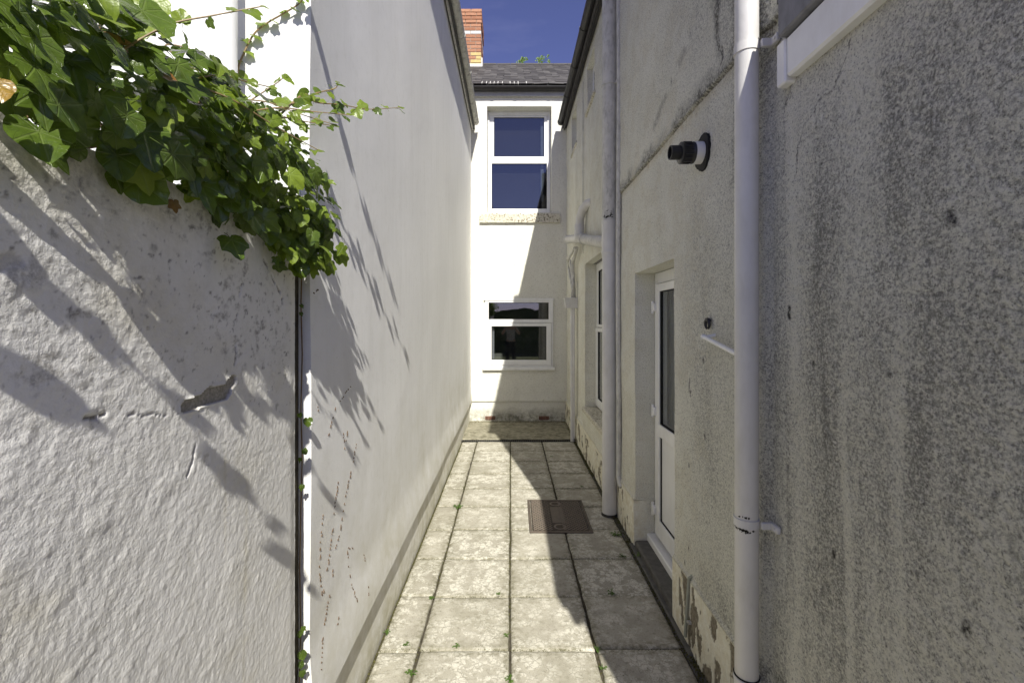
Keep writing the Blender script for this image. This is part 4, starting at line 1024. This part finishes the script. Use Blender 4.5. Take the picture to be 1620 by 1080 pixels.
# manhole cover
mc = root('manhole_cover', (.407, 3.95, 0), 'rusty brown chequered manhole cover set in the slabs', 'manhole cover')
mx0, mx1, my0, my1 = .153, .662, 3.62, 4.285
def rot(mb, a=-.008):
    ca, sa = math.cos(a), math.sin(a)
    mb.v = [((x-.407)*ca-(y-3.95)*sa+.407, (x-.407)*sa+(y-3.95)*ca+3.95, z) for x, y, z in mb.v]; return mb
rot(MB().box(mx0, mx1, my0, my0+.022, -.01, .0085, .002).box(mx0, mx1, my1-.022, my1, -.01, .0085, .002).box(mx0, mx0+.022, my0+.022, my1-.022, -.01, .008, .002).box(mx1-.022, mx1, my0+.022, my1-.022, -.01, .008, .002)).build('frame', M['iron'], mc)
rot(MB().box(mx0+.026, mx1-.026, my0+.026, my1-.026, -.01, .006, .002)).build('lid', M['iron'], mc)
b = MB(); st_ = .034
xa, xb, ya, yb = mx0+.035, mx1-.035, my0+.035, my1-.035
def strip(p, q, wd=.0042, z0=.006, z1=.0105):
    d = Vector((q[0]-p[0], q[1]-p[1])); 
    if d.length < .01: return
    nrm_ = Vector((-d.y, d.x)).normalized()*wd
    b.add([(p[0]+nrm_.x, p[1]+nrm_.y, z0), (q[0]+nrm_.x, q[1]+nrm_.y, z0), (q[0]-nrm_.x, q[1]-nrm_.y, z0), (p[0]-nrm_.x, p[1]-nrm_.y, z0),
           (p[0]+nrm_.x*.5, p[1]+nrm_.y*.5, z1), (q[0]+nrm_.x*.5, q[1]+nrm_.y*.5, z1), (q[0]-nrm_.x*.5, q[1]-nrm_.y*.5, z1), (p[0]-nrm_.x*.5, p[1]-nrm_.y*.5, z1)],
          [(4,7,6,5),(0,4,5,1),(1,5,6,2),(2,6,7,3),(3,7,4,0)])
def clip(k, sgn, xa, xb, ya, yb):
    # line y = sgn*x + k
    pts = []
    for x in (xa, xb):
        y = sgn*x+k
        if ya <= y <= yb: pts.append((x, y))
    for y in (ya, yb):
        x = (y-k)/sgn
        if xa <= x <= xb: pts.append((x, y))
    if len(pts) >= 2: return pts[0], max(pts, key=lambda p: (p[0]-pts[0][0])**2+(p[1]-pts[0][1])**2)
for (ra, rb) in ((xa, xa+.155), (xb-.20, xb)):
    for i in range(-60, 200):
        k = ya-xb+i*st_
        if k > yb: break
        c = clip(k, 1, ra, rb, ya, yb)
        if c: strip(*c)
    for i in range(0, 200):
        k = ya+xa+i*st_
        if k > yb+xb: break
        c = clip(k, -1, ra, rb, ya, yb)
        if c: strip(*c, z1=.0102)
rot(b).build('raised_pattern', M['iron'], mc)
b = MB()
for yy in (my0+.10, my1-.10):
    b = MB().lathe((.405, yy, .0062), (0,0,1), [(0,.052),(.003,.050),(.003,.036),(.0005,.034)], 24); rot(b).build('keyhole', M['iron'], mc)
b = MB().box(.35, .46, my0+.17, my1-.17, .006, .0085, .001); rot(b).build('plain_panel', M['iron'], mc)

# ================================================================== ivy
ivy = root('ivy', (-.72, 1.0, 1.9), 'glossy green ivy sprawling over the top of the near left garden wall', 'ivy')
iw = worldloc(ivy)
OUT = {0: [(0,1.0),(13,.82),(26,.66),(40,.70),(52,.80),(66,.68),(80,.56),(97,.60),(112,.55),(132,.43),(155,.30),(172,.14)],
       1: [(0,.95),(13,.88),(26,.82),(40,.78),(52,.77),(66,.73),(80,.69),(97,.65),(112,.60),(132,.52),(155,.40),(172,.16)],
       2: [(0,1.05),(13,.76),(26,.52),(40,.62),(52,.78),(66,.54),(80,.42),(97,.50),(112,.46),(132,.36),(155,.26),(172,.13)],
       3: [(0,.98),(13,.86),(26,.76),(40,.76),(52,.80),(66,.72),(80,.63),(97,.64),(112,.60),(132,.48),(155,.34),(172,.15)]}
def leaf_geom(kind, seed):
    r = random.Random(seed); pts = []
    side = [(a, R*r.uniform(.95, 1.05)) for a, R in OUT[kind]]
    full = [(a, R) for a, R in side] + [(360-a, R*r.uniform(.94, 1.06)) for a, R in reversed(side[1:])]
    n_ = len(full); fold = r.uniform(-.12, .42); curl = r.uniform(-.75, .15); tw = r.uniform(-.35, .35); wv = r.uniform(.02, .06); ph = r.uniform(0, 6)
    def P(a, R):
        t = math.radians(a); x = R*math.sin(t)*.5; y = R*math.cos(t)*.62
        z = abs(x)*fold + curl*(y*y)*.6 - .25*x*x + tw*x*y + .0+wv*math.sin(5*t+ph)*R*R
        return (x, y, z)
    vs = [P(0, 0)]; 
    for q in (.34, .68, 1.0):
        for a, R in full: 
            rr = R*q if q == 1 else R*q*.5+.55*q*.5*1.0*min(1, R*1.6)
            vs.append(P(a, rr))
    fs = []
    for k in range(n_):
        k2 = (k+1) % n_
        fs.append((0, 1+k2, 1+k))
        for l in range(2): fs.append((1+l*n_+k, 1+l*n_+k2, 1+(l+1)*n_+k2, 1+(l+1)*n_+k))
    uv = [(v[0]+.5, v[1]+.2) for v in vs]
    # petiole
    b = len(vs); pl = r.uniform(.25, .5)
    for (yy, zz, w_) in ((0, -.004, .014), (-pl*.5, -.03, .011), (-pl, -.12, .011)):
        for k in range(3):
            t = k*2*math.pi/3; vs.append((w_*math.cos(t), yy, zz+w_*math.sin(t))); uv.append((.5, .2))
    for l in range(2):
        for k in range(3): fs.append((b+l*3+k, b+l*3+(k+1) % 3, b+(l+1)*3+(k+1) % 3, b+(l+1)*3+k))
    return vs, fs, uv
def mesh_from(name, vs, fs, uv, mats, matidx=None, tone=None):
    me = bpy.data.meshes.new(name); me.from_pydata(vs, [], fs); me.update()
    ul = me.uv_layers.new(name='leaf'); li = np.zeros(len(me.loops), np.int32); me.loops.foreach_get('vertex_index', li)
    ul.data.foreach_set('uv', np.array(uv, np.float32)[li].ravel())
    at = me.attributes.new('tone', 'FLOAT', 'POINT'); at.data.foreach_set('value', np.array(tone if tone is not None else [random.random()*.5]*len(vs), np.float32))
    for m in mats: me.materials.append(m)
    if matidx is not None: me.polygons.foreach_set('material_index', np.array(matidx, np.int32))
    me.shade_smooth(); return me
geoms = [leaf_geom(k, i+1) for i, k in enumerate((0, 3, 2, 1, 0, 3, 1, 3, 0, 1))]
lm = {}
for gi, g in enumerate(geoms):
    for mk in ('leaf', 'leaf_young', 'leaf_dead', 'leaf_yellow'):
        lm[(gi, mk)] = mesh_from('leaf', *g, [M[mk]])
def leaf_matrix(p, nrm, tip, size):
    nrm = nrm.normalized(); tip = (tip-nrm*tip.dot(nrm))
    if tip.length < 1e-3: tip = Vector((0, 0, -1))
    tip.normalize(); side = tip.cross(nrm)
    m = Matrix((side, tip, nrm)).transposed().to_4x4()
    return Matrix.Translation(p) @ m @ Matrix.Scale(size, 4)
leaves = []   # (screen size, matrix, gi, mat)
def add_leaf(p, nrm, tip, size, gi=None, mk='leaf'):
    p = Vector(p)
    if p.y > .05:
        sx = CX+F*p.x/p.y; sy = CY-F*(p.z-H)/p.y; on = (-60 < sx < 1680) and (-60 < sy < 1100)
    else: on = False
    leaves.append(((F*size/max(p.y, .1)) if on else 0, leaf_matrix(p, nrm, tip, size), gi if gi is not None else random.randrange(len(geoms)), mk))
def st_at(tab, y):
    for a, b_ in zip(tab[:-1], tab[1:]):
        if a[0] <= y <= b_[0]:
            t = (y-a[0])/(b_[0]-a[0]); return [a[k]+(b_[k]-a[k])*t for k in range(1, len(a))]
    return list(tab[0][1:] if y < tab[0][0] else tab[-1][1:])
#      Y     xc    zc(h)   rx    rz
tab = [(-.9, -.74, .34, .15, .13), (.10, -.72, .35, .17, .15), (.40, -.73, .37, .15, .15), (.55, -.71, .37, .15, .145), (.75, -.705, .375, .145, .140), (.95, -.70, .395, .14, .150), (1.10, -.69, .395, .13, .165), (1.25, -.675, .37, .125, .185), (1.38, -.655, .33, .115, .165), (1.44, -.64, .30, .085, .11)]
def spread_leaf(y, size_mul=1.0, inner=False):
    xc, hc, rx, rz_ = st_at(tab, y)
    th = random.uniform(-1.35, 2.6)                  # angle from +X (passage side), up over the top
    q = (random.uniform(.70, 1.08) if random.random() < .86 else random.uniform(1.05, 1.35)) if not inner else random.uniform(.25, .85)
    x = xc+rx*q*math.cos(th); z = H+hc+rz_*q*math.sin(th)
    if x > -.66 and z < H+.27: x += .0
    if x < -.655 and z < H+.285: z = H+.285+random.uniform(0, .03)
    nrm = Vector((math.cos(th)+.55, -.55+random.gauss(0, .35), math.sin(th)*.8+.62)) + Vector((random.gauss(0, .5), random.gauss(0, .5), random.gauss(0, .5)))
    tip = Vector((.45+random.gauss(0, .6), random.gauss(.45, .6), -.75+random.gauss(0, .55)))
    s = random.choice((.030, .040, .050, .062, .075, .092))*size_mul
    s *= 1.0 if y < .95 else (.85 if y < 1.15 else .68)
    yf = .16 if y < .9 else (.40 if y < 1.2 else .6)
    mk = 'leaf_young' if random.random() < yf*(.5+.5*(math.sin(th) > -.2)) else 'leaf'
    if random.random() < .003: mk = 'leaf_dead'
    add_leaf((x, y, z), nrm, tip, s, None, mk)
random.seed(11)
for k in range(270): spread_leaf(random.uniform(.50, 1.0))
for k in range(430): spread_leaf(random.uniform(.95, 1.43))
for k in range(170): spread_leaf(random.uniform(.5, 1.42), 1.0, True)
for k in range(34): spread_leaf(random.uniform(-.9, .50), 1.1)
# drooping cluster at the end of the wall
for k in range(125):
    t = random.random(); y = random.uniform(1.20, 1.45); x = -.62+random.gauss(0, .028)+.025*t; z = H+.34-.21*t*(.6+.4*random.random())
    if y < 1.41 and x < -.64: x = -.63
    add_leaf((x, y, z), Vector((.8, -.7, .45))+Vector((random.gauss(0,.3), random.gauss(0,.3), random.gauss(0,.3))), Vector((.2, random.gauss(0,.4), -1)), random.uniform(.034, .068), None, 'leaf_young' if random.random() < .6 else 'leaf')
# individually placed leaves hanging below the mass (photo pixel, size px, plane x)
for (px_, py_, sz, X_, mk, gi) in [(62,232,78,-.60,'leaf',3),(185,262,52,-.625,'leaf',3),(228,232,78,-.60,'leaf',0),(262,238,70,-.60,'leaf',1),(318,310,62,-.61,'leaf',2),(366,393,46,-.625,'leaf',0),
        (-6,146,40,-.58,'leaf_yellow',3),(275,326,20,-.63,'leaf_dead',4),(335,222,22,-.60,'leaf_dead',0),(380,218,42,-.60,'leaf_young',3),(425,262,40,-.60,'leaf_young',0),(350,222,50,-.60,'leaf',3),
        (60,165,70,-.60,'leaf',2),(205,20,95,-.62,'leaf_young',3),(30,60,95,-.60,'leaf',1),(110,120,80,-.60,'leaf',2),(455,398,34,-.615,'leaf_young',0),(470,375,36,-.60,'leaf_young',1),(500,372,36,-.585,'leaf',0),
        (300,280,54,-.61,'leaf',2),(400,300,48,-.60,'leaf_young',3),(345,190,44,-.60,'leaf',2),(160,175,80,-.59,'leaf',0),(255,180,56,-.59,'leaf_young',1),(395,345,44,-.61,'leaf',1),(420,372,36,-.61,'leaf',3)]:
    P_ = RW(px_, py_, X_); 
    add_leaf((X_, P_[0], P_[1]+.3*sz*P_[0]/F), Vector((.9, -.75, .45))+Vector((random.gauss(0,.2), random.gauss(0,.2), random.gauss(0,.2))), Vector((.15, .1, -1)), sz/F*P_[0]*1.45, gi, mk)
# wandering shoots
stem_mb = MB(); shoots = []
def shoot(pts, r0=.0028, r1=.0010, step=.028, size=(.014, .026), young=.9, lift=.2, mb=stem_mb):
    pts = [Vector(p) for p in pts]
    # catmull-rom resample
    out = []
    P = [pts[0]]+pts+[pts[-1]]
    for i in range(1, len(P)-2):
        for k in range(6):
            t = k/6; a, b_, c_, d = P[i-1], P[i], P[i+1], P[i+2]
            out.append(.5*((2*b_)+(c_-a)*t+(2*a-5*b_+4*c_-d)*t*t+(3*b_-a-3*c_+d)*t**3))
    out.append(pts[-1])
    mb.tube(out, [r0+(r1-r0)*i/(len(out)-1) for i in range(len(out))], 6)
    acc = 0; alt = 1
    for a, b_ in zip(out[:-1], out[1:]):
        acc += (b_-a).length
        if acc > step:
            acc = 0; alt = -alt; d = (b_-a).normalized()
            side = d.cross(Vector((0, -1, 0))); side = side.normalized() if side.length > .1 else Vector((0,0,1))
            off = side*alt*.006+Vector((random.gauss(0,.002), random.gauss(0,.003), random.gauss(0,.002)))
            add_leaf(b_+off, Vector((.35, -.7, .6))+Vector((random.gauss(0,.35), random.gauss(0,.35), random.gauss(0,.35))), side*alt*1.0+d*.4+Vector((0,0,-.4)), random.uniform(*size)*1.55, None, 'leaf_young' if random.random() < young else 'leaf')
    add_leaf(out[-1], Vector((.3,-.6,.7)), (out[-1]-out[-2]), size[0]*1.3, None, 'leaf_young')
def W3(x, y, Y): return ((x-CX)*Y/F, Y, H-(y-CY)*Y/F)
# long spray reaching over the passage
shoot([W3(440,185,1.28), W3(480,150,1.34), W3(500,162,1.42), W3(540,166,1.52), W3(585,173,1.63), W3(634,170,1.77)], .0030, .0012, .040, (.030, .042), .75)
shoot([W3(470,165,1.33), W3(500,148,1.38), W3(530,140,1.45), W3(534,130,1.46)], .0025, .0012, .03, (.018, .028), .9)
# spray climbing the sunlit front wall
shoot([W3(374,150,1.47), W3(377,108,1.496), W3(387,82,1.498), W3(402,54,1.497), W3(424,36,1.496), W3(448,22,1.494), W3(476,3,1.488), W3(488,-28,1.44), W3(500,-80,1.38), W3(530,-170,1.30), W3(590,-260,1.28)], .0034, .0016, .030, (.028, .042), .85)
# sprays rising above the wall nearer the camera, partly out of frame
shoot([W3(120,140,.80), W3(165,100,.86), W3(220,95,.93), W3(300,108,1.03), W3(345,120,1.10)], .0034, .0018, .05, (.03, .045), .3)
shoot([W3(60,60,.75), W3(150,90,.80), W3(190,150,.86), W3(260,130,.98)], .003, .0018, .05, (.03, .045), .3)
shoot([(-.72,.62,1.95), (-.66,.60,2.25), (-.60,.58,2.5), (-.55,.56,2.75)], .003, .0012, .045, (.026, .04), .6)
shoot([(-.75,.8,2.0), (-.66,.75,2.25), (-.55,.72,2.38), (-.46,.7,2.42)], .003, .0012, .04, (.03, .045), .5)
shoot([(-.72,.5,2.05), (-.60,.5,2.2), (-.5,.48,2.2), (-.42,.5,2.12)], .003, .0012, .04, (.03, .05), .5)
shoot([(-.72,.2,2.05), (-.60,.2,2.15), (-.48,.22,2.12), (-.40,.22,2.0)], .003, .0012, .04, (.035, .05), .5)
shoot([W3(240,150,.95), W3(330,165,1.05), W3(420,182,1.2), W3(470,160,1.32)], .0036, .002, .04, (.026, .042), .4)
shoot([W3(395,160,1.2), W3(440,130,1.22), W3(450,120,1.23)], .0022, .001, .02, (.02, .03), .6)
shoot([W3(290,100,1.0), W3(262,72,.98), W3(300,78,1.0), W3(330,100,1.05)], .0022, .0012, .03, (.03, .04), .2)
for k in range(9):
    y0_ = random.uniform(.62, 1.12); xc, hc, rx, rz_ = st_at(tab, y0_); a_ = random.uniform(.2, 1.9)
    p0 = Vector((xc+rx*.8*math.cos(a_), y0_, H+hc+rz_*.8*math.sin(a_))); d_ = Vector((random.uniform(.0, .10), random.uniform(.03, .16), random.uniform(-.02, .10)))
    shoot([p0, p0+d_*.6+Vector((0, 0, .012)), p0+d_*1.2, p0+d_*1.8+Vector((.01, 0, -.012))], .0020, .0010, .026, (.016, .030), .85)
# woody stems inside
for k in range(9):
    y0_ = .45; pts = []
    for i in range(9):
        y_ = y0_+i*.115; xc, hc, rx, rz_ = st_at(tab, y_); pts.append((xc+random.gauss(0, .045), y_, H+hc-.03+random.gauss(0, .035)))
    stem_mb.tube(pts, [random.uniform(.002, .0045)]*9, 6)
stm = stem_mb.build('stems', M['greenstem'], ivy, True)
# leaves climbing the gap at the end of the wall
for (px_, py_, sz, mk) in [(487,664,20,'leaf'),(481,712,14,'leaf'),(478,768,14,'leaf'),(480,992,16,'leaf'),(477,1032,20,'leaf'),(478,1062,18,'leaf'),(476,483,10,'leaf'),(476,495,10,'leaf'),(474,655,12,'leaf'),(475,725,12,'leaf'),(476,1048,14,'leaf'),(475,1000,14,'leaf')]:
    Y_ = 1.455; p = W3(px_, py_, Y_); add_leaf(p, Vector((.5, -1, .4))+Vector((random.gauss(0,.2), 0, random.gauss(0,.2))), Vector((random.gauss(0,.5), 0, -1)), sz/F*Y_*1.0, random.randrange(10), mk)
MB().tube([W3(473, 1085, 1.49), W3(476, 1000, 1.49), W3(474, 900, 1.495), W3(476, 800, 1.495), W3(478, 720, 1.495), W3(476, 650, 1.49), W3(478, 560, 1.49), W3(476, 480, 1.49), W3(478, 400, 1.49)], .0022, 5).build('stem', M['stem'], ivy, True)
# split: 300 largest on screen as objects, rest joined
leaves.sort(key=lambda l: -l[0])
def leaf_keep(l): return True
for s, m, gi, mk in leaves[:300]:
    o = bpy.data.objects.new('leaf', lm[(gi, mk)]); COL.objects.link(o); o.parent = ivy
    o.matrix_basis = Matrix.Translation(-iw) @ m
mats = ['leaf', 'leaf_young', 'leaf_dead', 'leaf_yellow']
V_, F_, U_, I_, T_ = [], [], [], [], []
for s, m, gi, mk in leaves[300:]:
    vs, fs, uv = geoms[gi]; b0 = len(V_); t_ = random.random()*.9
    for v in vs: V_.append(tuple(m @ Vector(v) - iw))
    F_ += [tuple(i+b0 for i in f) for f in fs]; U_ += uv; I_ += [mats.index(mk)]*len(fs); T_ += [t_]*len(vs)
me = mesh_from('leaf_mass', V_, F_, U_, [M[k] for k in mats], I_, T_)
o = bpy.data.objects.new('leaf_mass', me); COL.objects.link(o); o.parent = ivy; o['kind'] = 'stuff'

# ================================================================== weeds, moss, litter
def weed(x, y, size, label, n_=14, seed=0, z=0.0, up=.35):
    r = random.Random(seed); b = MB()
    for k in range(n_):
        th = r.uniform(0, 6.28); d = r.uniform(.1, 1)*size; L_ = r.uniform(.25, .5)*size; w_ = L_*r.uniform(.3, .5)
        bx, by = x+math.cos(th)*d*.6, y+math.sin(th)*d*.6; h_ = z+size*up*r.uniform(.2, 1.1)
        dx, dy = math.cos(th), math.sin(th); sx, sy = -dy, dx
        vs = [(bx, by, h_), (bx+dx*L_*.4+sx*w_, by+dy*L_*.4+sy*w_, h_+L_*.18), (bx+dx*L_, by+dy*L_, h_-L_*.1), (bx+dx*L_*.4-sx*w_, by+dy*L_*.4-sy*w_, h_+L_*.18), (bx+dx*L_*.45, by+dy*L_*.45, h_+L_*.05)]
        b.add(vs, [(0,1,4),(1,2,4),(2,3,4),(3,0,4)])
        b.tube([(x, y, z-.012), ((x+bx)/2, (y+by)/2, h_*.8), (bx, by, h_)], .0012, 4, False)
    o = b.build('weed', M['weed'], None, origin=(x, y, z)); tag(o, label, 'weed', 'small weeds growing from the paving joints'); return o
def G(x, y): Y = F*H/(y-CY); return (x-CX)*Y/F, Y
for i, (px_, py_, s, lb) in enumerate([
    (724, 802, .055, 'bright green leafy weed in the left long joint, largest on the sunlit slabs'),
    (788, 939, .022, 'tiny weed in the cross joint left of the middle long joint'),
    (683, 946, .026, 'small weed on the left long joint where the cross joint meets it'),
    (722, 1022, .026, 'small green tuft in the nearest cross joint, left side'),
    (643, 1020, .024, 'weed sprig against the nearest cut slab by the left wall'),
    (612, 1000, .026, 'weed sprig at the foot of the left wall, low in the view'),
    (801, 1005, .022, 'small weed in the middle long joint near the nearest row'),
    (807, 1074, .030, 'weed at the very bottom of the view in the middle joint'),
    (945, 1028, .026, 'weed in the right long joint at the shadow edge'),
    (954, 1056, .024, 'yellow-green weed in the right long joint, nearest the camera'),
    (650, 1066, .034, 'moss-like tuft in the left long joint at the bottom edge'),
    (968, 938, .040, 'weed in the shaded cross joint below the door'),
    (975, 846, .055, 'spreading weed clump beside the soil pipe foot'),
    (1000, 836, .06, 'weed clump at the wall foot between soil pipe and door'),
    (1012, 880, .05, 'weed clump in the channel in front of the door step'),
    (985, 880, .035, 'low weed in the cross joint left of the door'),
    (873, 722, .03, 'far small weed in the shaded slabs near the drain'),
    (920, 770, .03, 'small weed at the joint just beyond the manhole cover')]):
    x, y = G(px_, py_); weed(x, y, s, lb, 26 if s > .05 else 13, 100+i)
# moss and grit in joints
b = MB(); r = random.Random(5)
def bit(x, y, z, s):
    t = r.uniform(0, 6.28); q = [(x+s*math.cos(t+k*2.1)*r.uniform(.5, 1), y+s*math.sin(t+k*2.1)*r.uniform(.5, 1), z-.001) for k in range(3)]
    b.add(q+[(x, y, z+s*r.uniform(.4, .9))], [(0,1,3),(1,2,3),(2,0,3)])
for xj in (-.471, -.004, .4375):
    for k in range(900):
        y = r.uniform(1.9, 6.3); d = vnoise(np.array(y*2.3), np.array(xj*10))
        if d < .42: continue
        bit(xj+r.gauss(0, .005), y, -.008, r.uniform(.002, .006))
for yj in rows[:11]:
    for k in range(420):
        x = r.uniform(-.67, .88)
        if vnoise(np.array(x*4.), np.array(yj*7)) < .45: continue
        bit(x, yj+r.gauss(0, .007), -.002, r.uniform(.0015, .005))
for k in range(5200):
    y = r.uniform(1.9, 7.6); x = .905+r.gauss(0, .018)-.0
    if vnoise(np.array(y*1.9), np.array(2.)) < .35 and r.random() < .6: continue
    bit(x, y, -.006 if y < 6.4 else .012, r.uniform(.0025, .009))
for k in range(3000):
    y = r.uniform(1.9, 6.3); bit(-.683+abs(r.gauss(0, .016)), y, -.004, r.uniform(.002, .007))
for k in range(900):
    bit(r.uniform(-.68, .9), 7.60-abs(r.gauss(0, .03)), .012, r.uniform(.003, .010))
for k in range(2600):
    y = r.uniform(1.9, 6.3); x = r.uniform(-.66, .87) if r.random() < .4 else .87-abs(r.gauss(0, .18))
    bit(x, y, .001, r.uniform(.0008, .0026))
o = b.build('moss_and_litter', M['moss']); tag(o, 'dark moss, grit and leaf litter in the paving joints and wall feet', 'moss', kind='stuff')
# plants on the ridge
for (px_, hh, sd, lb) in [(826, .13, 1, 'smaller sparse weed growing on the slate ridge'), (855, .23, 2, 'taller twiggy weed growing on the slate ridge, right of the other')]:
    x = (px_-CX)*RYr/F; r = random.Random(sd); zb = rz(RYr)+.03; b = MB()
    for k in range(7):
        tx = x+r.gauss(0, .07); th = zb+hh*r.uniform(.4, 1); b.tube([(x+r.gauss(0,.03), RYr, zb), ((x+tx)/2, RYr, (zb+th)/2), (tx, RYr, th)], .004, 4, False)
        for q in range(6):
            lx_, lz_ = tx+r.gauss(0, .02), th-r.uniform(0, .5)*hh; b.add([(lx_, RYr, lz_), (lx_+.022, RYr-.01, lz_+.02), (lx_+.005, RYr+.01, lz_+.045), (lx_-.02, RYr, lz_+.02)], [(0,1,2,3)])
    o = b.build('ridge_weed', M['weed'], None, origin=(x, RYr, zb)); tag(o, lb, 'weed')

# ================================================================== photographer and garden behind the camera (reflected in the panes)
def skin(name, verts, edges, radii, m, parent, rootv=0, lv=2):
    me = bpy.data.meshes.new(name); me.from_pydata(verts, edges, []); me.update()
    o = bpy.data.objects.new(name, me); COL.objects.link(o); o.parent = parent
    sk = o.modifiers.new('skin', 'SKIN'); sk.use_smooth_shade = True
    for k, d in enumerate(me.skin_vertices[0].data): d.radius = radii[k]; d.use_root = (k == rootv)
    sb_ = o.modifiers.new('sub', 'SUBSURF'); sb_.levels = lv; sb_.render_levels = lv
    me.materials.append(m); return o
pr_ = root('person', (0, -.52, 0), 'person in pale shirt and dark trousers holding a camera, mirrored in the lower window', 'person')
Msk = plain('skin_tone', (.45, .27, .19), .55, .4); Msh = plain('pale_shirt', (.42, .43, .47), .9, .1); Mtr = plain('dark_trousers', (.02, .02, .025), .9, .1); Mhr = plain('dark_hair', (.03, .02, .015), .6, .3)
vb_ = [(0,0,.95),(0,0,1.12),(0,0,1.32),(0,.01,1.45),(0,.02,1.53),(0,.03,1.60),(0,.035,1.70),
       (.17,0,1.42),(.30,.10,1.24),(.13,.34,1.50),(.07,.40,1.60), (-.17,0,1.42),(-.30,.10,1.24),(-.13,.34,1.50),(-.07,.40,1.60),
       (.10,0,.90),(.11,.02,.50),(.12,-.01,.09),(.13,.12,.04),(-.10,0,.90),(-.11,.02,.50),(-.12,-.01,.09),(-.13,.12,.04)]
eb_ = [(0,1),(1,2),(2,3),(3,4),(4,5),(5,6),(3,7),(7,8),(8,9),(9,10),(3,11),(11,12),(12,13),(13,14),(0,15),(15,16),(16,17),(17,18),(0,19),(19,20),(20,21),(21,22)]
rb_ = [(.15,.11),(.135,.10),(.16,.11),(.10,.08),(.055,.055),(.078,.09),(.07,.085)]+[(.060,.060),(.042,.042),(.032,.032),(.026,.020)]*2+[(.085,.09),(.058,.060),(.042,.045),(.040,.032)]*2
skin('body', vb_, eb_, rb_, Msk, pr_)
sh_ = [0,1,2,3,7,8,11,12]; mp = {v:i for i, v in enumerate(sh_)}
skin('shirt', [vb_[v] for v in sh_], [(mp[a], mp[b_]) for a, b_ in eb_ if a in mp and b_ in mp], [tuple(q+.014 for q in rb_[v]) for v in sh_], Msh, pr_)
tr_ = [0,15,16,17,19,20,21]; mp = {v:i for i, v in enumerate(tr_)}
skin('trousers', [vb_[v] for v in tr_], [(mp[a], mp[b_]) for a, b_ in eb_ if a in mp and b_ in mp], [tuple(q+.016 for q in rb_[v]) for v in tr_], Mtr, pr_)
skin('hair', [(0,-.01,1.66),(0,0,1.74),(0,.05,1.765)], [(0,1),(1,2)], [(.082,.09),(.075,.08),(.05,.05)], Mhr, pr_)
for sgn in (-1, 1):                                   # fingers wrapped round the camera body
    for k in range(5):
        bx, by, bz = sgn*.07, -.12, 1.60-.018*(k-2)
        fr_ = [(bx, by, bz), (sgn*(.088-.002*k), by+.04, bz+.004), (sgn*.066, by+.062, bz+.006)]
        if k == 4: fr_ = [(bx, by, bz+.05), (sgn*.05, by-.01, bz+.075), (sgn*.03, by+.005, bz+.085)]
        b = MB().tube(fr_, [.0095, .0085, .0065], 8); b.build('finger', Msk, pr_, True)
cam_b = root('camera_body', (0, -.1, 1.60), 'black camera held at eye height by the photographer', 'camera')
MB().box(-.068, .068, -.115, -.055, 1.565, 1.665, .012).box(-.03, .03, -.11, -.06, 1.665, 1.69, .008).build('body', M['black'], cam_b)
MB().lathe((0, -.056, 1.615), (0,1,0), [(0,.036),(.02,.036),(.024,.033),(.032,.033)], 24).build('lens', M['black'], cam_b, True)
# dark hedge closing the garden
hv, hf = [], []
hx = np.linspace(-9, 9, 90); hz = np.linspace(-.06, 2.3, 24)
for i, x in enumerate(hx):
    for j, z in enumerate(hz):
        d = float(fbm(np.array(x*2.3), np.array(z*2.3), 4, 201))*.7-.35
        hv.append((x, -9.5+d, z+(float(fbm(np.array(x*1.7), np.array(1.), 3, 205))-.5)*.5*(j/23)))
for i in range(89):
    for j in range(23): hf.append((i*24+j, (i+1)*24+j, (i+1)*24+j+1, i*24+j+1))
nb = len(hv); hv += [(x, -10.6, -.06) for x in hx] + [(x, -10.5, hv[i*24+23][2]) for i, x in enumerate(hx)]
for i in range(89): hf += [(i*24+23, (i+1)*24+23, nb+90+i+1, nb+90+i), (nb+i, nb+90+i, nb+90+i+1, nb+i+1)]
hm = MB(); hm.add(hv, hf); ho = hm.build('hedge', plain('hedge_green', (.045, .075, .02), .8, .2, .5, 9, bump=.03, bscale=30)); tag(ho, 'dark green hedge closing the garden behind the viewer', 'hedge')

# drop the bookkeeping property
for o in list(COL.objects):
    if '_w' in o: del o['_w']
